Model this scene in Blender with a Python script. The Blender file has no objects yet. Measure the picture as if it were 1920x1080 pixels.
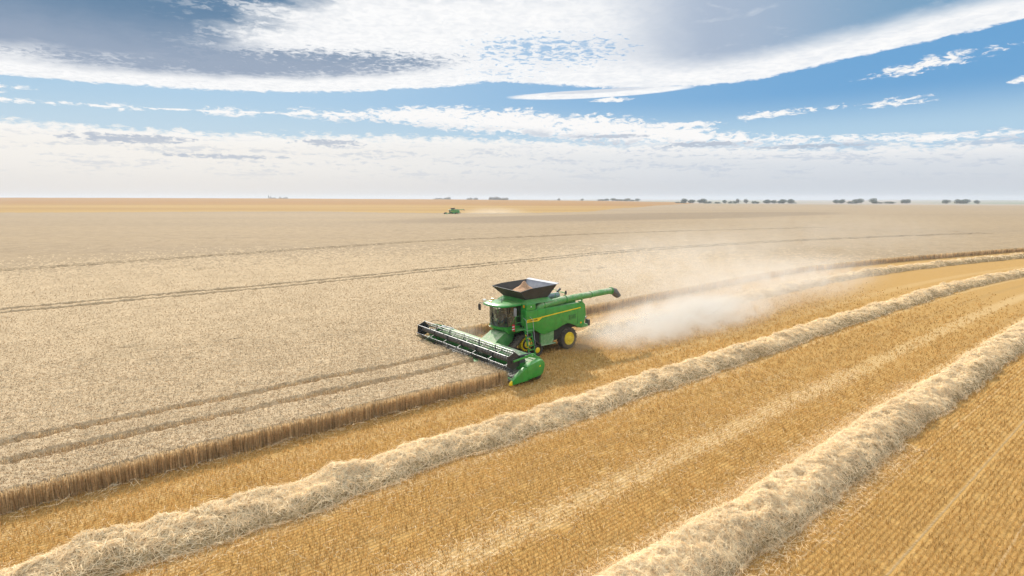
import bpy, bmesh, math, random
import numpy as np
from mathutils import Vector, Matrix
R = math.radians
PI = math.pi
random.seed(7)
rng = np.random.default_rng(11)
S = bpy.context.scene
C = S.collection

# ------------------------------------------------------------------ camera
cam = bpy.data.cameras.new('camera')
cam.lens = 19.594
cam.sensor_width = 36
cam.clip_end = 30000
cam_o = bpy.data.objects.new('camera', cam)
C.objects.link(cam_o)
cam_o.location = (0, 0, 10.7)
cam_o.rotation_euler = (R(90 - 9.08), 0, 0)
S.camera = cam_o
S.view_settings.view_transform = 'Standard'
S.view_settings.look = 'None'
S.view_settings.exposure = 0.0
S.view_settings.gamma = 1
S.cycles.use_denoising = True
S.cycles.max_bounces = 6
S.cycles.diffuse_bounces = 3
S.cycles.transparent_max_bounces = 24
S.cycles.volume_bounces = 2
S.cycles.volume_step_rate = 1.0
S.cycles.volume_max_steps = 128

SUN_AZ, SUN_EL = -20.0, 38.0      # azimuth from +Y towards +X, elevation

# ------------------------------------------------------------------ node helper
class NT:
    def __init__(s, tree): s.t = tree; s.n = tree.nodes; s.l = tree.links
    def node(s, typ, **kw):
        n = s.n.new(typ)
        for k, v in kw.items(): setattr(n, k, v)
        return n
    def put(s, sock, v):
        if isinstance(v, bpy.types.NodeSocket): s.l.new(v, sock)
        elif isinstance(v, (tuple, list)) and len(v) == 3 and sock.type == 'RGBA': sock.default_value = (*v, 1)
        else: sock.default_value = v
    def m(s, op, a, b=None, c=None):
        n = s.node('ShaderNodeMath', operation=op)
        s.put(n.inputs[0], a)
        if b is not None: s.put(n.inputs[1], b)
        if c is not None: s.put(n.inputs[2], c)
        return n.outputs[0]
    def add(s, a, b): return s.m('ADD', a, b)
    def sub(s, a, b): return s.m('SUBTRACT', a, b)
    def mul(s, a, b): return s.m('MULTIPLY', a, b)
    def mx(s, a, b): return s.m('MAXIMUM', a, b)
    def ss(s, x, a, b, lo=0.0, hi=1.0):
        n = s.node('ShaderNodeMapRange', interpolation_type='SMOOTHSTEP')
        s.put(n.inputs['Value'], x); s.put(n.inputs['From Min'], a); s.put(n.inputs['From Max'], b)
        n.inputs['To Min'].default_value = lo; n.inputs['To Max'].default_value = hi
        return n.outputs[0]
    def mix(s, f, a, b, blend='MIX'):
        n = s.node('ShaderNodeMix', data_type='RGBA', blend_type=blend)
        s.put(n.inputs[0], f); s.put(n.inputs[6], a); s.put(n.inputs[7], b)
        return n.outputs[2]
    def noise(s, vec, scale=1.0, detail=4, rough=0.5, dist=0.0, color=False):
        n = s.node('ShaderNodeTexNoise')
        if vec is not None: s.l.new(vec, n.inputs['Vector'])
        n.inputs['Scale'].default_value = scale; n.inputs['Detail'].default_value = detail
        n.inputs['Roughness'].default_value = rough; n.inputs['Distortion'].default_value = dist
        return n.outputs[1 if color else 0]
    def comb(s, x, y, z=0.0):
        n = s.node('ShaderNodeCombineXYZ')
        for i, v in enumerate((x, y, z)): s.put(n.inputs[i], v)
        return n.outputs[0]
    def curve(s, x, pts, x0, x1, y0, y1):
        n = s.node('ShaderNodeFloatCurve')
        nx = s.m('MULTIPLY_ADD', x, 1 / (x1 - x0), -x0 / (x1 - x0))
        s.l.new(nx, n.inputs['Value'])
        cu = n.mapping.curves[0]
        P = [((a - x0) / (x1 - x0), (b - y0) / (y1 - y0)) for a, b in pts]
        cu.points[0].location = P[0]; cu.points[1].location = P[-1]
        for p in P[1:-1]: cu.points.new(*p)
        n.mapping.update()
        return s.m('MULTIPLY_ADD', n.outputs[0], y1 - y0, y0)

# ------------------------------------------------------------------ sky
W = bpy.data.worlds.new('World'); S.world = W; W.use_nodes = True
t = NT(W.node_tree); t.n.clear()
sky = t.node('ShaderNodeTexSky', sky_type='NISHITA', sun_disc=False)
sky.sun_elevation = R(SUN_EL); sky.sun_rotation = R(SUN_AZ % 360)
sky.air_density = 1.0; sky.dust_density = 1.0; sky.ozone_density = 1.5
tc = t.node('ShaderNodeTexCoord').outputs['Generated']
sp = t.node('ShaderNodeSeparateXYZ'); t.l.new(tc, sp.inputs[0])
dx, dy, dz = sp.outputs
A = t.mul(t.m('ARCTAN2', dx, dy), 180 / PI)
E = t.mul(t.m('ARCSINE', dz), 180 / PI)
zc = t.add(t.mx(dz, 0.0), 0.06)
Pc = t.comb(t.m('DIVIDE', dx, zc), t.m('DIVIDE', dy, zc))
AE = t.comb(t.mul(A, 0.35), E)
AEs = t.comb(t.mul(A, 0.12), E)
n_big = t.noise(Pc, 0.55, 5, 0.55, 0.4)
n_mid = t.noise(AE, 0.9, 6, 0.6, 0.3)
n_fine = t.noise(AE, 3.6, 6, 0.62, 0.5)
n_mot = t.noise(Pc, 20.0, 5, 0.62, 0.5)
n_sm = t.noise(Pc, 5.0, 5, 0.6, 0.5)
n_str = t.noise(AEs, 1.5, 6, 0.55, 0.2)
def ell(a0, e0, ra, re, slope=0.0):
    """1 at the centre of an ellipse in azimuth / elevation, 0 on its rim and beyond"""
    a = t.sub(A, a0)
    e = t.sub(t.sub(E, e0), t.mul(a, slope)) if slope else t.sub(E, e0)
    q = t.add(t.m('POWER', t.mul(a, 1 / ra), 2.0), t.m('POWER', t.mul(e, 1 / re), 2.0))
    return t.sub(1.0, q)
# blue of the open sky
side = t.ss(A, -34, 34)
blue = t.mix(0.88, t.mix(1.0, sky.outputs[0], (0.1, 0.1, 0.1), 'MULTIPLY'),
             t.mix(side, (0.36, 0.57, 0.76), (0.12, 0.36, 0.67)))
pale = t.mix(side, (0.52, 0.68, 0.80), (0.42, 0.62, 0.79))
col = t.mix(t.ss(E, 9.5, 5.5), blue, pale)
hor = t.mix(side, (0.76, 0.73, 0.70), (0.54, 0.59, 0.66))
cream = t.mix(side, (0.92, 0.89, 0.84), (0.72, 0.76, 0.81))
white = (0.99, 0.99, 0.99)
# band of broken cumulus in the middle of the open strip
bc = t.curve(A, [(-60, 7.0), (-35, 7.4), (-20, 7.8), (-13, 8.0), (-3, 7.6), (7.4, 6.85), (15, 6.1), (22, 5.4), (35, 4.9), (60, 5)], -60, 60, 0, 10)
bw = t.curve(A, [(-60, .35), (-45, .3), (-30, .1), (-20, .2), (-13, .65), (-8, .95), (0, 1.15), (10, 1.2), (20, 1.0), (28, .55), (60, .4)], -60, 60, 0, 1.5)
bd = t.sub(1.0, t.m('POWER', t.m('DIVIDE', t.sub(E, bc), bw), 2.0))
cum = t.mx(bd, -1.2)
for a0, e0, ra, re, sl in [(-33.5, 7.4, 2.2, .38, 0), (-25.6, 7.6, 2.8, .5, 0), (-17.5, 7.8, 4.4, .6, 0), (25.6, 7.6, 5.0, .36, .04), (33.6, 7.8, 2.6, .5, .05), (13.5, 6.9, 2.5, .22, .03),
                           (35.5, 10.5, 4.8, .6, .1), (9.7, 9.45, 1.9, .22, 0), (17, 6.9, 4, .3, .02), (43, 8.6, 3, .5, 0), (-43, 8.2, 4, .5, 0)]:
    cum = t.mx(cum, t.mx(ell(a0, e0, ra, re, sl), -1.2))
cum_n = t.add(t.add(t.mul(cum, 0.30), t.mul(t.ss(A, -17, -9), t.ss(A, 24, 12, 0, .17))), t.add(t.mul(t.sub(n_fine, 0.5), 1.35), t.mul(t.sub(n_mid, .5), .9)))
cum_m = t.ss(cum_n, 0.06, 0.38)
cum_sh = t.mul(t.ss(t.sub(bc, E), 0.1, 0.8), t.ss(n_mid, .42, .62))
cum_c = t.mix(t.mul(cum_sh, t.ss(A, -8, 6, 0.3, .85)), (0.97, 0.96, 0.95), (0.55, 0.61, 0.70))
col = t.mix(cum_m, col, cum_c)
# low sheet near the horizon with thin grey streaks
b2 = t.curve(A, [(-60, 6.2), (-35, 5.9), (-23, 5.9), (-8, 6.1), (7, 5.6), (22, 4.9), (34, 4.5), (60, 4.4)], -60, 60, 0, 10)
lowE = t.add(E, t.add(t.mul(t.sub(n_fine, 0.5), 1.7), t.mul(t.sub(n_mid, .5), 1.6)))
low_m = t.ss(t.sub(b2, lowE), -0.1, 0.6)
col = t.mix(low_m, col, cream)
lit_top = t.ss(t.sub(b2, E), 1.9, -0.1)
col = t.mix(t.mul(t.mul(low_m, lit_top), 0.75), col, (0.97, 0.96, 0.94))
stk = t.mul(t.mul(t.ss(t.add(t.mul(n_str, .55), t.mul(n_fine, .45)), 0.50, 0.60), t.ss(E, 1.0, 2.6)), t.ss(E, 5.6, 4.6))
col = t.mix(t.mul(stk, 0.62), col, t.mix(side, (0.60, 0.64, 0.70), (0.50, 0.58, 0.70)))
for a0, e0, ra, re in [(-33.5, 4.95, 5.5, .5), (-26.8, 3.75, 6.0, .24), (-17.6, 5.25, 3.5, .4), (10, 6.05, 4, .22), (18.5, 5.1, 5, .3), (27, 4.6, 5, .22)]:
    mm = t.ss(t.add(ell(a0, e0, ra, re), t.mul(t.sub(n_fine, .5), 3.6)), 0.15, 0.9)
    col = t.mix(t.mul(mm, .8), col, (0.42, 0.49, 0.60))
# the great sheet of cloud overhead
sb = t.curve(A, [(-60, 8.6), (-41, 9.0), (-33, 9.1), (-23, 9.45), (-13, 10.1), (-6, 10.75), (-2, 11.15), (2, 11.0), (9, 10.5), (15, 10.3), (22, 10.5), (26, 11.0), (33, 11.9), (41, 12.7), (60, 14)], -60, 60, 0, 20)
rag = t.add(t.mul(t.sub(n_fine, .5), t.ss(A, -10, 20, .75, .5)), t.mul(t.sub(n_mid, .5), .5))
up = t.sub(t.add(E, rag), sb)
sheet = t.ss(up, -0.04, 0.18)
tongue = t.ss(t.add(ell(8.5, 10.05, 9.5, .42, .03), t.mul(t.sub(n_mid, .5), .5)), 0.0, .35)
sheet = t.mx(sheet, tongue)
hole = t.add(t.add(ell(3.6, 14.0, 9.0, 1.75), t.mul(t.sub(n_sm, .5), 1.6)), t.mul(t.sub(n_mot, .5), 6.0))
hole_m = t.mul(t.ss(hole, 0.25, 1.5), t.ss(ell(3.6, 14.0, 11, 2.3), 0, .4))
rimspk = t.mul(t.ss(t.add(ell(-1, 12.0, 7, .8), t.mul(t.sub(n_mot, .5), 5)), .8, 1.6), .7)
sheet = t.mul(sheet, t.sub(1.0, t.mul(t.mx(hole_m, rimspk), .85)))
up0 = t.sub(E, sb)
wA = t.add(A, t.mul(t.sub(n_big, .5), 14))
# grey undersides
wob = t.add(t.mul(t.sub(n_mid, .5), 1.6), t.mul(t.sub(n_big, .5), 1.5))
lens = t.ss(t.add(t.add(ell(-25, 11.75, 20.5, 1.5, .06), t.mul(wob, .5)), t.mul(t.sub(n_mot, .5), t.ss(up0, .8, 2.6, .3, 2.8))), -0.1, .8)
At = t.curve(E, [(8, -22), (12, -22), (13, -24.5), (14, -25), (15, -23), (16, -21), (17, -18.5), (20, -12), (30, -5)], 8, 30, -40, 0)
left = t.mul(t.ss(t.sub(t.add(A, t.add(t.mul(t.sub(n_big, .5), 6), t.mul(t.sub(n_mid, .5), 12))), At), 4.5, -5.5), t.ss(t.add(up0, wob), 1.0, 2.6))
right = t.mul(t.mul(t.ss(wA, 5.5, 19), t.ss(t.add(up0, t.mul(wob, .5)), 0.9, 2.8)), t.ss(t.add(n_sm, t.mul(n_mot, .4)), .42, .68, .72, 1.0))
mott = t.ss(t.add(t.mul(n_sm, .5), t.mul(n_mot, .5)), .42, .62)
topg = t.mul(t.ss(E, 17.2, 18.8), t.ss(n_mid, .4, .6))
gl = t.mul(left, t.ss(t.mul(mott, t.ss(A, -40, -20)), 1.45, 0.25))
g = t.mx(t.mx(t.mul(lens, .92), t.mul(gl, .95)), t.mx(t.mul(right, .95), t.mul(topg, .3)))
grey = t.mix(t.ss(A, -10, 10), t.mix(t.ss(t.add(E, wob), 11.5, 15.5), (0.27, 0.35, 0.48), (0.085, 0.20, 0.35)), t.mix(t.ss(A, 18, 36), (0.38, 0.47, 0.61), (0.15, 0.33, 0.53)))
wtex = t.mix(t.add(t.mul(t.ss(n_mot, .35, .6, 1, 0), .28), t.mul(t.ss(n_sm, .35, .6, 1, 0), t.ss(A, -12, 12, .12, .30))), white, t.mix(side, (.66, .70, .76), (.72, .77, .84)))
tg = t.mul(t.ss(t.add(ell(8.5, 10.28, 6.0, .22, .03), t.mul(t.sub(n_mid, .5), .6)), 0, .8), .45)
shc = t.mix(t.mx(g, tg), wtex, grey)
col = t.mix(sheet, col, shc)
# haze towards the horizon, plain bright cloud high above the frame
hz = t.m('POWER', t.ss(E, 5.0, 0.0), 1.6)
col = t.mix(t.mul(hz, .95), col, hor)
high = t.mix(t.ss(n_big, .4, .6), (0.75, 0.95, 1.2), (1.5, 1.47, 1.43))
col = t.mix(t.ss(E, 20, 34), col, high)
bg = t.node('ShaderNodeBackground')
col10 = t.mix(1.0, col, (10.0, 10.0, 10.0), 'MULTIPLY')
t.l.new(col10, bg.inputs[0]); bg.inputs[1].default_value = 0.1
t.l.new(bg.outputs[0], t.node('ShaderNodeOutputWorld').inputs[0])

# ------------------------------------------------------------------ sun
sl = bpy.data.lights.new('sun', 'SUN'); sl.energy = 4.3; sl.angle = R(3.0); sl.color = (1.0, 0.93, 0.82)
so = bpy.data.objects.new('sun', sl); C.objects.link(so)
sd = Vector((math.sin(R(SUN_AZ)) * math.cos(R(SUN_EL)), math.cos(R(SUN_AZ)) * math.cos(R(SUN_EL)), math.sin(R(SUN_EL))))
so.rotation_euler = sd.to_track_quat('Z', 'Y').to_euler()
so.location = sd * 100

# ------------------------------------------------------------------ materials
def mat(name):
    m = bpy.data.materials.new(name); m.use_nodes = True
    t = NT(m.node_tree); b = m.node_tree.nodes['Principled BSDF']
    return m, t, b
def objc(t): return t.node('ShaderNodeTexCoord').outputs['Object']
def simple(name, c, rough=.5, metal=0.0, dust=0.0, coat=0.0, dustc=(.42, .36, .25), var=.12, nsc=3.0):
    m, t, b = mat(name)
    oc = objc(t)
    n = t.noise(oc, nsc, 5, .6)
    base = t.mix(t.ss(n, .35, .65), tuple(x * (1 - var) for x in c), tuple(min(1, x * (1 + var)) for x in c))
    if dust:
        g = t.node('ShaderNodeNewGeometry'); s2 = t.node('ShaderNodeSeparateXYZ'); t.l.new(g.outputs['Normal'], s2.inputs[0])
        upf = t.ss(s2.outputs[2], .1, .95, .22, 1.0)
        so_ = t.node('ShaderNodeSeparateXYZ'); t.l.new(oc, so_.inputs[0])
        low = t.mul(t.ss(so_.outputs[2], 2.4, .7), t.ss(so_.outputs[0], 1.0, -3.5, .25, .8)); upf = t.mx(upf, low)
        f = t.mul(t.mul(upf, t.ss(t.add(t.mul(t.noise(oc, 1.6, 6, .65), .6), t.mul(t.noise(oc, 9.0, 4, .7), .4)), .30, .68)), dust)
        base = t.mix(f, base, dustc)
        t.l.new(t.m('ADD', t.mul(f, .35), rough), b.inputs['Roughness'])
    else: b.inputs['Roughness'].default_value = rough
    t.l.new(base, b.inputs['Base Color'])
    b.inputs['Metallic'].default_value = metal
    b.inputs['Coat Weight'].default_value = coat; b.inputs['Coat Roughness'].default_value = .15
    return m
M = {}
M['green'] = simple('green_paint', (.010, .30, .028), .34, dust=.45, coat=.35)
M['green_dusty'] = simple('dusty_green_paint', (.04, .30, .045), .5, dust=1.0, dustc=(.62, .58, .44))
M['green_dark'] = simple('dark_green_paint', (.006, .06, .018), .5, dust=.3)
M['yellow'] = simple('yellow_paint', (.92, .66, .01), .4, dust=.1, dustc=(.5, .4, .2))
M['black'] = simple('black_plastic', (.016, .016, .018), .5, dust=.3)
M['dark_steel'] = simple('dark_steel', (.05, .06, .07), .45, .3, dust=.25)
M['steel'] = simple('worn_steel', (.42, .43, .44), .42, .55, dust=.2)
M['bat'] = simple('reel_bat_grey', (.17, .18, .20), .42, .4, dust=.2)
M['tube'] = simple('reel_tube_grey', (.15, .145, .14), .4, .3, dust=.35)
M['flap'] = simple('tank_flap_rubber', (.052, .048, .044), .75, dust=.45, dustc=(.22, .19, .15))
M['spout'] = simple('spout_rubber', (.13, .13, .125), .7, dust=.5)
M['alu'] = simple('brushed_aluminium', (.30, .32, .36), .5, .3, dust=.15)
M['rubber'] = simple('tyre_rubber', (.022, .021, .020), .8, dust=.85, dustc=(.20, .16, .11))
M['red'] = simple('red_plate', (.55, .02, .02), .5); M['white'] = simple('white_paint', (.75, .75, .72), .5)
M['orange'] = simple('amber_lens', (.9, .42, .02), .25)
M['dark'] = simple('dark_underside', (.012, .016, .014), .8, dust=.25)
M['seat'] = simple('seat_fabric', (.05, .06, .08), .9)
M['cloth'] = simple('work_clothes', (.09, .12, .19), .9); M['skin'] = simple('skin', (.50, .30, .20), .6); M['hair'] = simple('hair', (.05, .03, .02), .8)
M['grain'] = simple('harvested_grain', (.46, .27, .15), .9, var=.35, nsc=22)
def glass():
    m, t, b = mat('cab_glass')
    n = t.n; n.remove(b)
    tr = t.node('ShaderNodeBsdfTransparent'); tr.inputs[0].default_value = (.62, .74, .72, 1)
    gl = t.node('ShaderNodeBsdfGlossy'); gl.inputs['Roughness'].default_value = .03; gl.inputs[0].default_value = (.85, .95, .95, 1)
    fr = t.node('ShaderNodeFresnel'); fr.inputs[0].default_value = 1.5
    mx = t.node('ShaderNodeMixShader'); t.l.new(t.m('MULTIPLY_ADD', fr.outputs[0], 1.0, .06), mx.inputs[0])
    t.l.new(tr.outputs[0], mx.inputs[1]); t.l.new(gl.outputs[0], mx.inputs[2])
    t.l.new(mx.outputs[0], n['Material Output'].inputs[0])
    return m
M['glass'] = glass()

# ------------------------------------------------------------------ mesh helper
class MB:
    def __init__(s): s.v = []; s.f = []
    def add(s, vs, fs):
        o = len(s.v); s.v += [tuple(map(float, p)) for p in vs]; s.f += [tuple(o + i for i in f) for f in fs]; return s
    def box(s, x0, x1, y0, y1, z0, z1):
        return s.hexa([(x0, y0, z0), (x1, y0, z0), (x1, y1, z0), (x0, y1, z0)], [(x0, y0, z1), (x1, y0, z1), (x1, y1, z1), (x0, y1, z1)])
    def hexa(s, a, b):
        n = len(a)
        return s.add(list(a) + list(b), [tuple(range(n))[::-1], tuple(range(n, 2 * n))] + [(i, (i + 1) % n, n + (i + 1) % n, n + i) for i in range(n)])
    def prism(s, poly, y0, y1, inset0=0, inset1=0):
        """poly in (x, z), extruded along y; inset shrinks that end towards the polygon's middle"""
        cx = sum(p[0] for p in poly) / len(poly); cz = sum(p[1] for p in poly) / len(poly)
        f = lambda k: [(cx + (x - cx) * (1 - k), cz + (z - cz) * (1 - k)) for x, z in poly]
        return s.hexa([(x, y0, z) for x, z in f(inset0)], [(x, y1, z) for x, z in f(inset1)])
    def loft(s, rings, cap=True):
        n = len(rings[0]); vs = [p for r in rings for p in r]; fs = []
        for k in range(len(rings) - 1):
            for i in range(n): fs.append((k * n + i, k * n + (i + 1) % n, (k + 1) * n + (i + 1) % n, (k + 1) * n + i))
        if cap: fs += [tuple(range(n))[::-1], tuple(range((len(rings) - 1) * n, len(rings) * n))]
        return s.add(vs, fs)
    def tube(s, pts, r, n=8, cap=True):
        P = [Vector(p) for p in pts]; rr = r if isinstance(r, (list, tuple)) else [r] * len(P); rings = []
        u = None
        for i, p in enumerate(P):
            d = (P[min(i + 1, len(P) - 1)] - P[max(i - 1, 0)]).normalized()
            if u is None: u = d.orthogonal().normalized()
            u = (u - d * u.dot(d)).normalized(); w = d.cross(u)
            rings.append([tuple(p + (u * math.cos(2 * PI * k / n) + w * math.sin(2 * PI * k / n)) * rr[i]) for k in range(n)])
        return s.loft(rings, cap)
    def bar(s, a, b, w, h=None):
        """rectangular bar between two points"""
        a, b = Vector(a), Vector(b); h = h or w; d = (b - a).normalized()
        up = Vector((0, 0, 1)) if abs(d.z) < .95 else Vector((0, 1, 0))
        u = d.cross(up).normalized() * w / 2; v = d.cross(u).normalized() * h / 2
        q = lambda p: [tuple(p + u + v), tuple(p - u + v), tuple(p - u - v), tuple(p + u - v)]
        return s.hexa(q(a), q(b))
    def wheel(s, c, prof, n=32):
        """profile of (radius, y) turned about the y axis through c"""
        rings = [[(c[0] + r * math.cos(2 * PI * k / n), c[1] + y, c[2] + r * math.sin(2 * PI * k / n)) for k in range(n)] for r, y in prof]
        return s.loft(rings, cap=True)
    def build(s, name, m, parent=None, bevel=0, smooth=False, label=None):
        me = bpy.data.meshes.new(name); me.from_pydata(s.v, [], s.f); me.update()
        bm = bmesh.new(); bm.from_mesh(me); bmesh.ops.recalc_face_normals(bm, faces=bm.faces); bm.to_mesh(me); bm.free()
        me.materials.append(m)
        if smooth:
            me.shade_smooth()
            me.set_sharp_from_angle(angle=R(38))
        o = bpy.data.objects.new(name, me); C.objects.link(o)
        if parent: o.parent = parent
        if bevel:
            md = o.modifiers.new('bevel', 'BEVEL'); md.width = bevel; md.segments = 2; md.limit_method = 'ANGLE'; md.angle_limit = R(35)
        if label: o['label'] = label
        return o
def tag(o, label=None, cat=None, group=None, kind=None):
    if label: o['label'] = label
    if cat: o['category'] = cat
    if group: o['group'] = group
    if kind: o['kind'] = kind
    return o
def empty(name, loc=(0, 0, 0), rz=0, parent=None):
    o = bpy.data.objects.new(name, None); C.objects.link(o); o.location = loc; o.rotation_euler = (0, 0, rz)
    o.empty_display_size = .5
    if parent: o.parent = parent
    return o

# ------------------------------------------------------------------ combine harvester, x forward, y to its left, z up
ORG = Vector((.293, 38.005, 0)); HEAD = R(218.5)
FW = np.array([math.cos(HEAD), math.sin(HEAD)]); LF = np.array([-math.sin(HEAD), math.cos(HEAD)])
def fieldpt(x, y): return np.array([ORG.x + FW[0] * x + LF[0] * y, ORG.y + FW[1] * x + LF[1] * y])

def make_combine():
    T = empty('combine_harvester')
    g, gd, dk = M['green'], M['green_dusty'], M['dark']
    # side panels
    side = [(.44, 3.25), (.30, 3.29), (-1.3, 3.31), (-3.2, 3.33), (-4.95, 3.31), (-5.17, 3.12), (-5.27, 2.4), (-5.12, 1.72), (-4.9, 1.46), (-4.5, 1.55), (-4.05, 1.83), (-3.4, 1.95), (-2.9, 1.85), (-2.3, 1.64), (-1.62, 1.52), (-1.15, 1.47), (-.8, 1.58), (-.5, 1.78), (-.2, 1.96), (.1, 2.02), (.5, 2.06)]
    for sg, lab in ((1, None), (-1, None)):
        b = MB()
        # a shell of three rings: inner, bulged outer
        cx, cz = -2.3, 2.45
        def ring(k, y): return [(cx + (x - cx) * k, sg * y, cz + (z - cz) * k) for x, z in side]
        b.loft([ring(1, 1.46), ring(1, 1.58), ring(.985, 1.635), ring(.80, 1.665), ring(.3, 1.675)])
        p = b.build('side_panel', g, T, smooth=True)
        d = MB()
        # panel seams and vents, thin raised or sunk lines
        for x, z0, z1 in ((-.52, 2.83, 3.27), (-1.25, 2.88, 3.28), (-4.35, 1.75, 3.26)):
            s = MB(); s.bar((x, sg * 1.672, z0), (x - .02, sg * 1.655, z1), .018, .012); s.build('panel_seam', M['green_dark'], p)
        s = MB()
        for k in range(5): s.bar((-3.5, sg * 1.68, 2.22 + k * .07), (-4.1, sg * 1.672, 2.24 + k * .07), .014, .016)
        for x in (-3.5, -4.1): s.bar((x, sg * 1.678, 2.2), (x, sg * 1.674, 2.54), .016, .016)
        s.build('vent_grille', M['green_dark'], p)
        st = [(.50, 2.52), (.38, 2.71), (-.66, 2.74), (-.86, 2.765), (-4.62, 2.985), (-4.62, 2.925), (-.92, 2.70), (-.60, 2.51)]
        q = MB(); q.prism(st, sg * 1.668, sg * 1.692); q.build('yellow_stripe', M['yellow'], p)
        # the maker's wordmark on the wide end of the stripe
        cu = bpy.data.curves.new('wordmark', 'FONT'); cu.body = 'JOHN DEERE'; cu.size = .165; cu.extrude = .003; cu.offset = .003
        to = bpy.data.objects.new('wordmark_curve', cu); C.objects.link(to)
        bpy.context.view_layer.update()
        me = bpy.data.meshes.new_from_object(to.evaluated_get(bpy.context.evaluated_depsgraph_get()))
        bpy.data.objects.remove(to)
        me.materials.clear(); me.materials.append(M['black'])
        w = max(v.co.x for v in me.vertices)
        for v in me.vertices:
            x, y = v.co.x / w * .74, v.co.y
            v.co = Vector((.24 - x if sg > 0 else -.50 + x, sg * 1.698 + v.co.z * .5, 2.565 + y + x * (.02 if sg > 0 else .0)))
        o = bpy.data.objects.new('wordmark', me); C.objects.link(o); o.parent = p
        e = MB()   # small leaping-animal badge before the words
        xs = lambda a: a if sg > 0 else -a - .12
        body = [(.0, .05), (.03, .075), (.07, .07), (.10, .1), (.12, .085), (.10, .065), (.115, .02), (.095, .045), (.05, .045), (.01, .01), (.02, .04)]
        e.prism([(xs(.40 - px), 2.565 + pz) for px, pz in body], sg * 1.694, sg * 1.70); e.build('badge', M['black'], p)
        # lower skirt box behind the track
        b = MB(); b.prism([(-.9, 1.50), (-2.12, 1.56), (-2.12, .95), (-1.95, .72), (-.9, .68)], sg * 1.18, sg * 1.58); b.box(-2.3, -.88, sg * 1.3, sg * 1.62, .66, .72)
        b.build('side_tank', gd, T, bevel=.02)
    # body core
    b = MB(); b.prism([(.45, 3.2), (-4.9, 3.2), (-5.15, 2.9), (-5.2, 1.8), (-4.6, 1.55), (-3.3, 1.5), (-2.6, .85), (-.9, .75), (.3, 1.2), (.45, 2.0)], -1.44, 1.44)
    b.build('chassis', dk, T, bevel=.02)
    # rear hood and tail
    b = MB(); b.prism([(-4.9, 3.22), (-5.17, 3.1), (-5.33, 2.4), (-5.25, 1.75), (-5.1, 1.62), (-4.9, 1.62)], -1.455, 1.455); b.build('rear_hood', g, T, bevel=.05)
    b = MB(); b.prism([(-4.3, 1.72), (-5.25, 1.72), (-5.4, 1.60), (-5.62, 1.58), (-5.62, 1.38), (-5.0, 1.36), (-4.5, 1.45)], -1.2, 1.5, inset1=.03)
    b.build('straw_chopper', gd, T, bevel=.02)
    b = MB(); b.box(-5.9, -5.6, -.9, 1.42, 1.42, 1.52); b.box(-5.92, -5.72, 1.1, 1.42, 1.4, 1.85); b.box(-5.9, -5.72, -.9, -.6, 1.4, 1.82); b.bar((-5.35, 1.3, 2.1), (-5.8, 1.3, 1.8), .05)
    b.bar((-5.3, 1.36, 1.95), (-5.62, 1.36, 2.12), .07); b.build('rear_light_bar', M['dark_steel'], T, bevel=.01)
    for y in (-.8, 1.3):
        b = MB(); b.box(-5.95, -5.9, y - .09, y + .09, 1.6, 1.8); b.build('tail_light', M['red'], T)
    b = MB(); b.box(-4.75, -4.62, 1.655, 1.70, 1.78, 1.88); b.build('side_marker', M['orange'], T)
    # top deck: engine cover, exhaust, air cleaner, rails
    b = MB(); b.box(-4.8, -2.1, -1.35, 1.0, 3.18, 3.42); b.prism([(-2.2, 3.42), (-2.3, 3.62), (-4.3, 3.58), (-4.6, 3.42)], -1.2, .3); b.build('engine_deck', gd, T, bevel=.04)
    b = MB(); b.tube([(-2.35, .25, 3.78), (-2.5, .25, 3.78), (-2.52, .25, 3.78), (-3.7, .25, 3.78), (-3.72, .25, 3.78), (-3.85, .25, 3.74)], [.12, .14, .2, .2, .15, .1], 16)
    b.build('air_cleaner', M['alu'], T, smooth=True)
    b = MB(); b.tube([(-4.1, -.2, 3.5), (-4.1, -.2, 3.95), (-4.35, -.2, 4.12)], .09, 10); b.build('exhaust_pipe', M['dark_steel'], T, smooth=True)
    b = MB()
    for a, c in (((-2.2, .62, 4.02), (-4.0, .62, 3.98)), ((-2.2, .62, 3.4), (-2.2, .62, 4.02)), ((-4.0, .62, 3.4), (-4.0, .62, 3.98)), ((-3.1, .62, 3.4), (-3.1, .62, 4.0)), ((-2.2, -1.3, 4.02), (-4.4, -1.3, 3.98)), ((-2.2, -1.3, 3.2), (-2.2, -1.3, 4.02)), ((-4.4, -1.3, 3.2), (-4.4, -1.3, 3.98)), ((-4.0, .62, 3.98), (-4.4, -1.3, 3.98))): b.tube([a, c], .022, 6)
    b.build('handrail', M['green'], T)
    # grain tank: lower walls with a bay for the auger elbow, sloped top, four flaps
    b = MB(); b.box(-2.1, .42, -1.60, 1.0, 3.18, 3.72); b.box(-.38, .42, 1.0, 1.62, 3.30, 3.72)
    b.loft([[(.42, -1.62, 3.725), (.42, 1.62, 3.725), (-2.1, 1.62, 3.725), (-2.1, -1.62, 3.725)], [(.16, -1.26, 3.98), (.16, 1.26, 3.98), (-1.8, 1.26, 3.98), (-1.8, -1.26, 3.98)]])
    b.box(.30, .46, 1.04, 1.60, 2.25, 3.31)
    tank = b.build('grain_tank', g, T, bevel=.025)
    b = MB(); b.box(.455, .48, 1.32, 1.45, 3.5, 3.68); b.build('side_lamp', M['orange'], T)
    b = MB(); b.box(.0, .06, 1.61, 1.66, 3.52, 3.6); b.build('work_lamp', M['white'], T)
    # tank flaps
    FBL, FBR, RBL, RBR = (.12, 1.22, 3.95), (.12, -1.22, 3.95), (-1.76, 1.22, 3.95), (-1.76, -1.22, 3.95)
    FTL, FTR, RTL, RTR = (.84, 1.50, 4.60), (.88, -1.60, 4.68), (-2.28, 1.58, 4.84), (-2.28, -1.62, 4.86)
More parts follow.
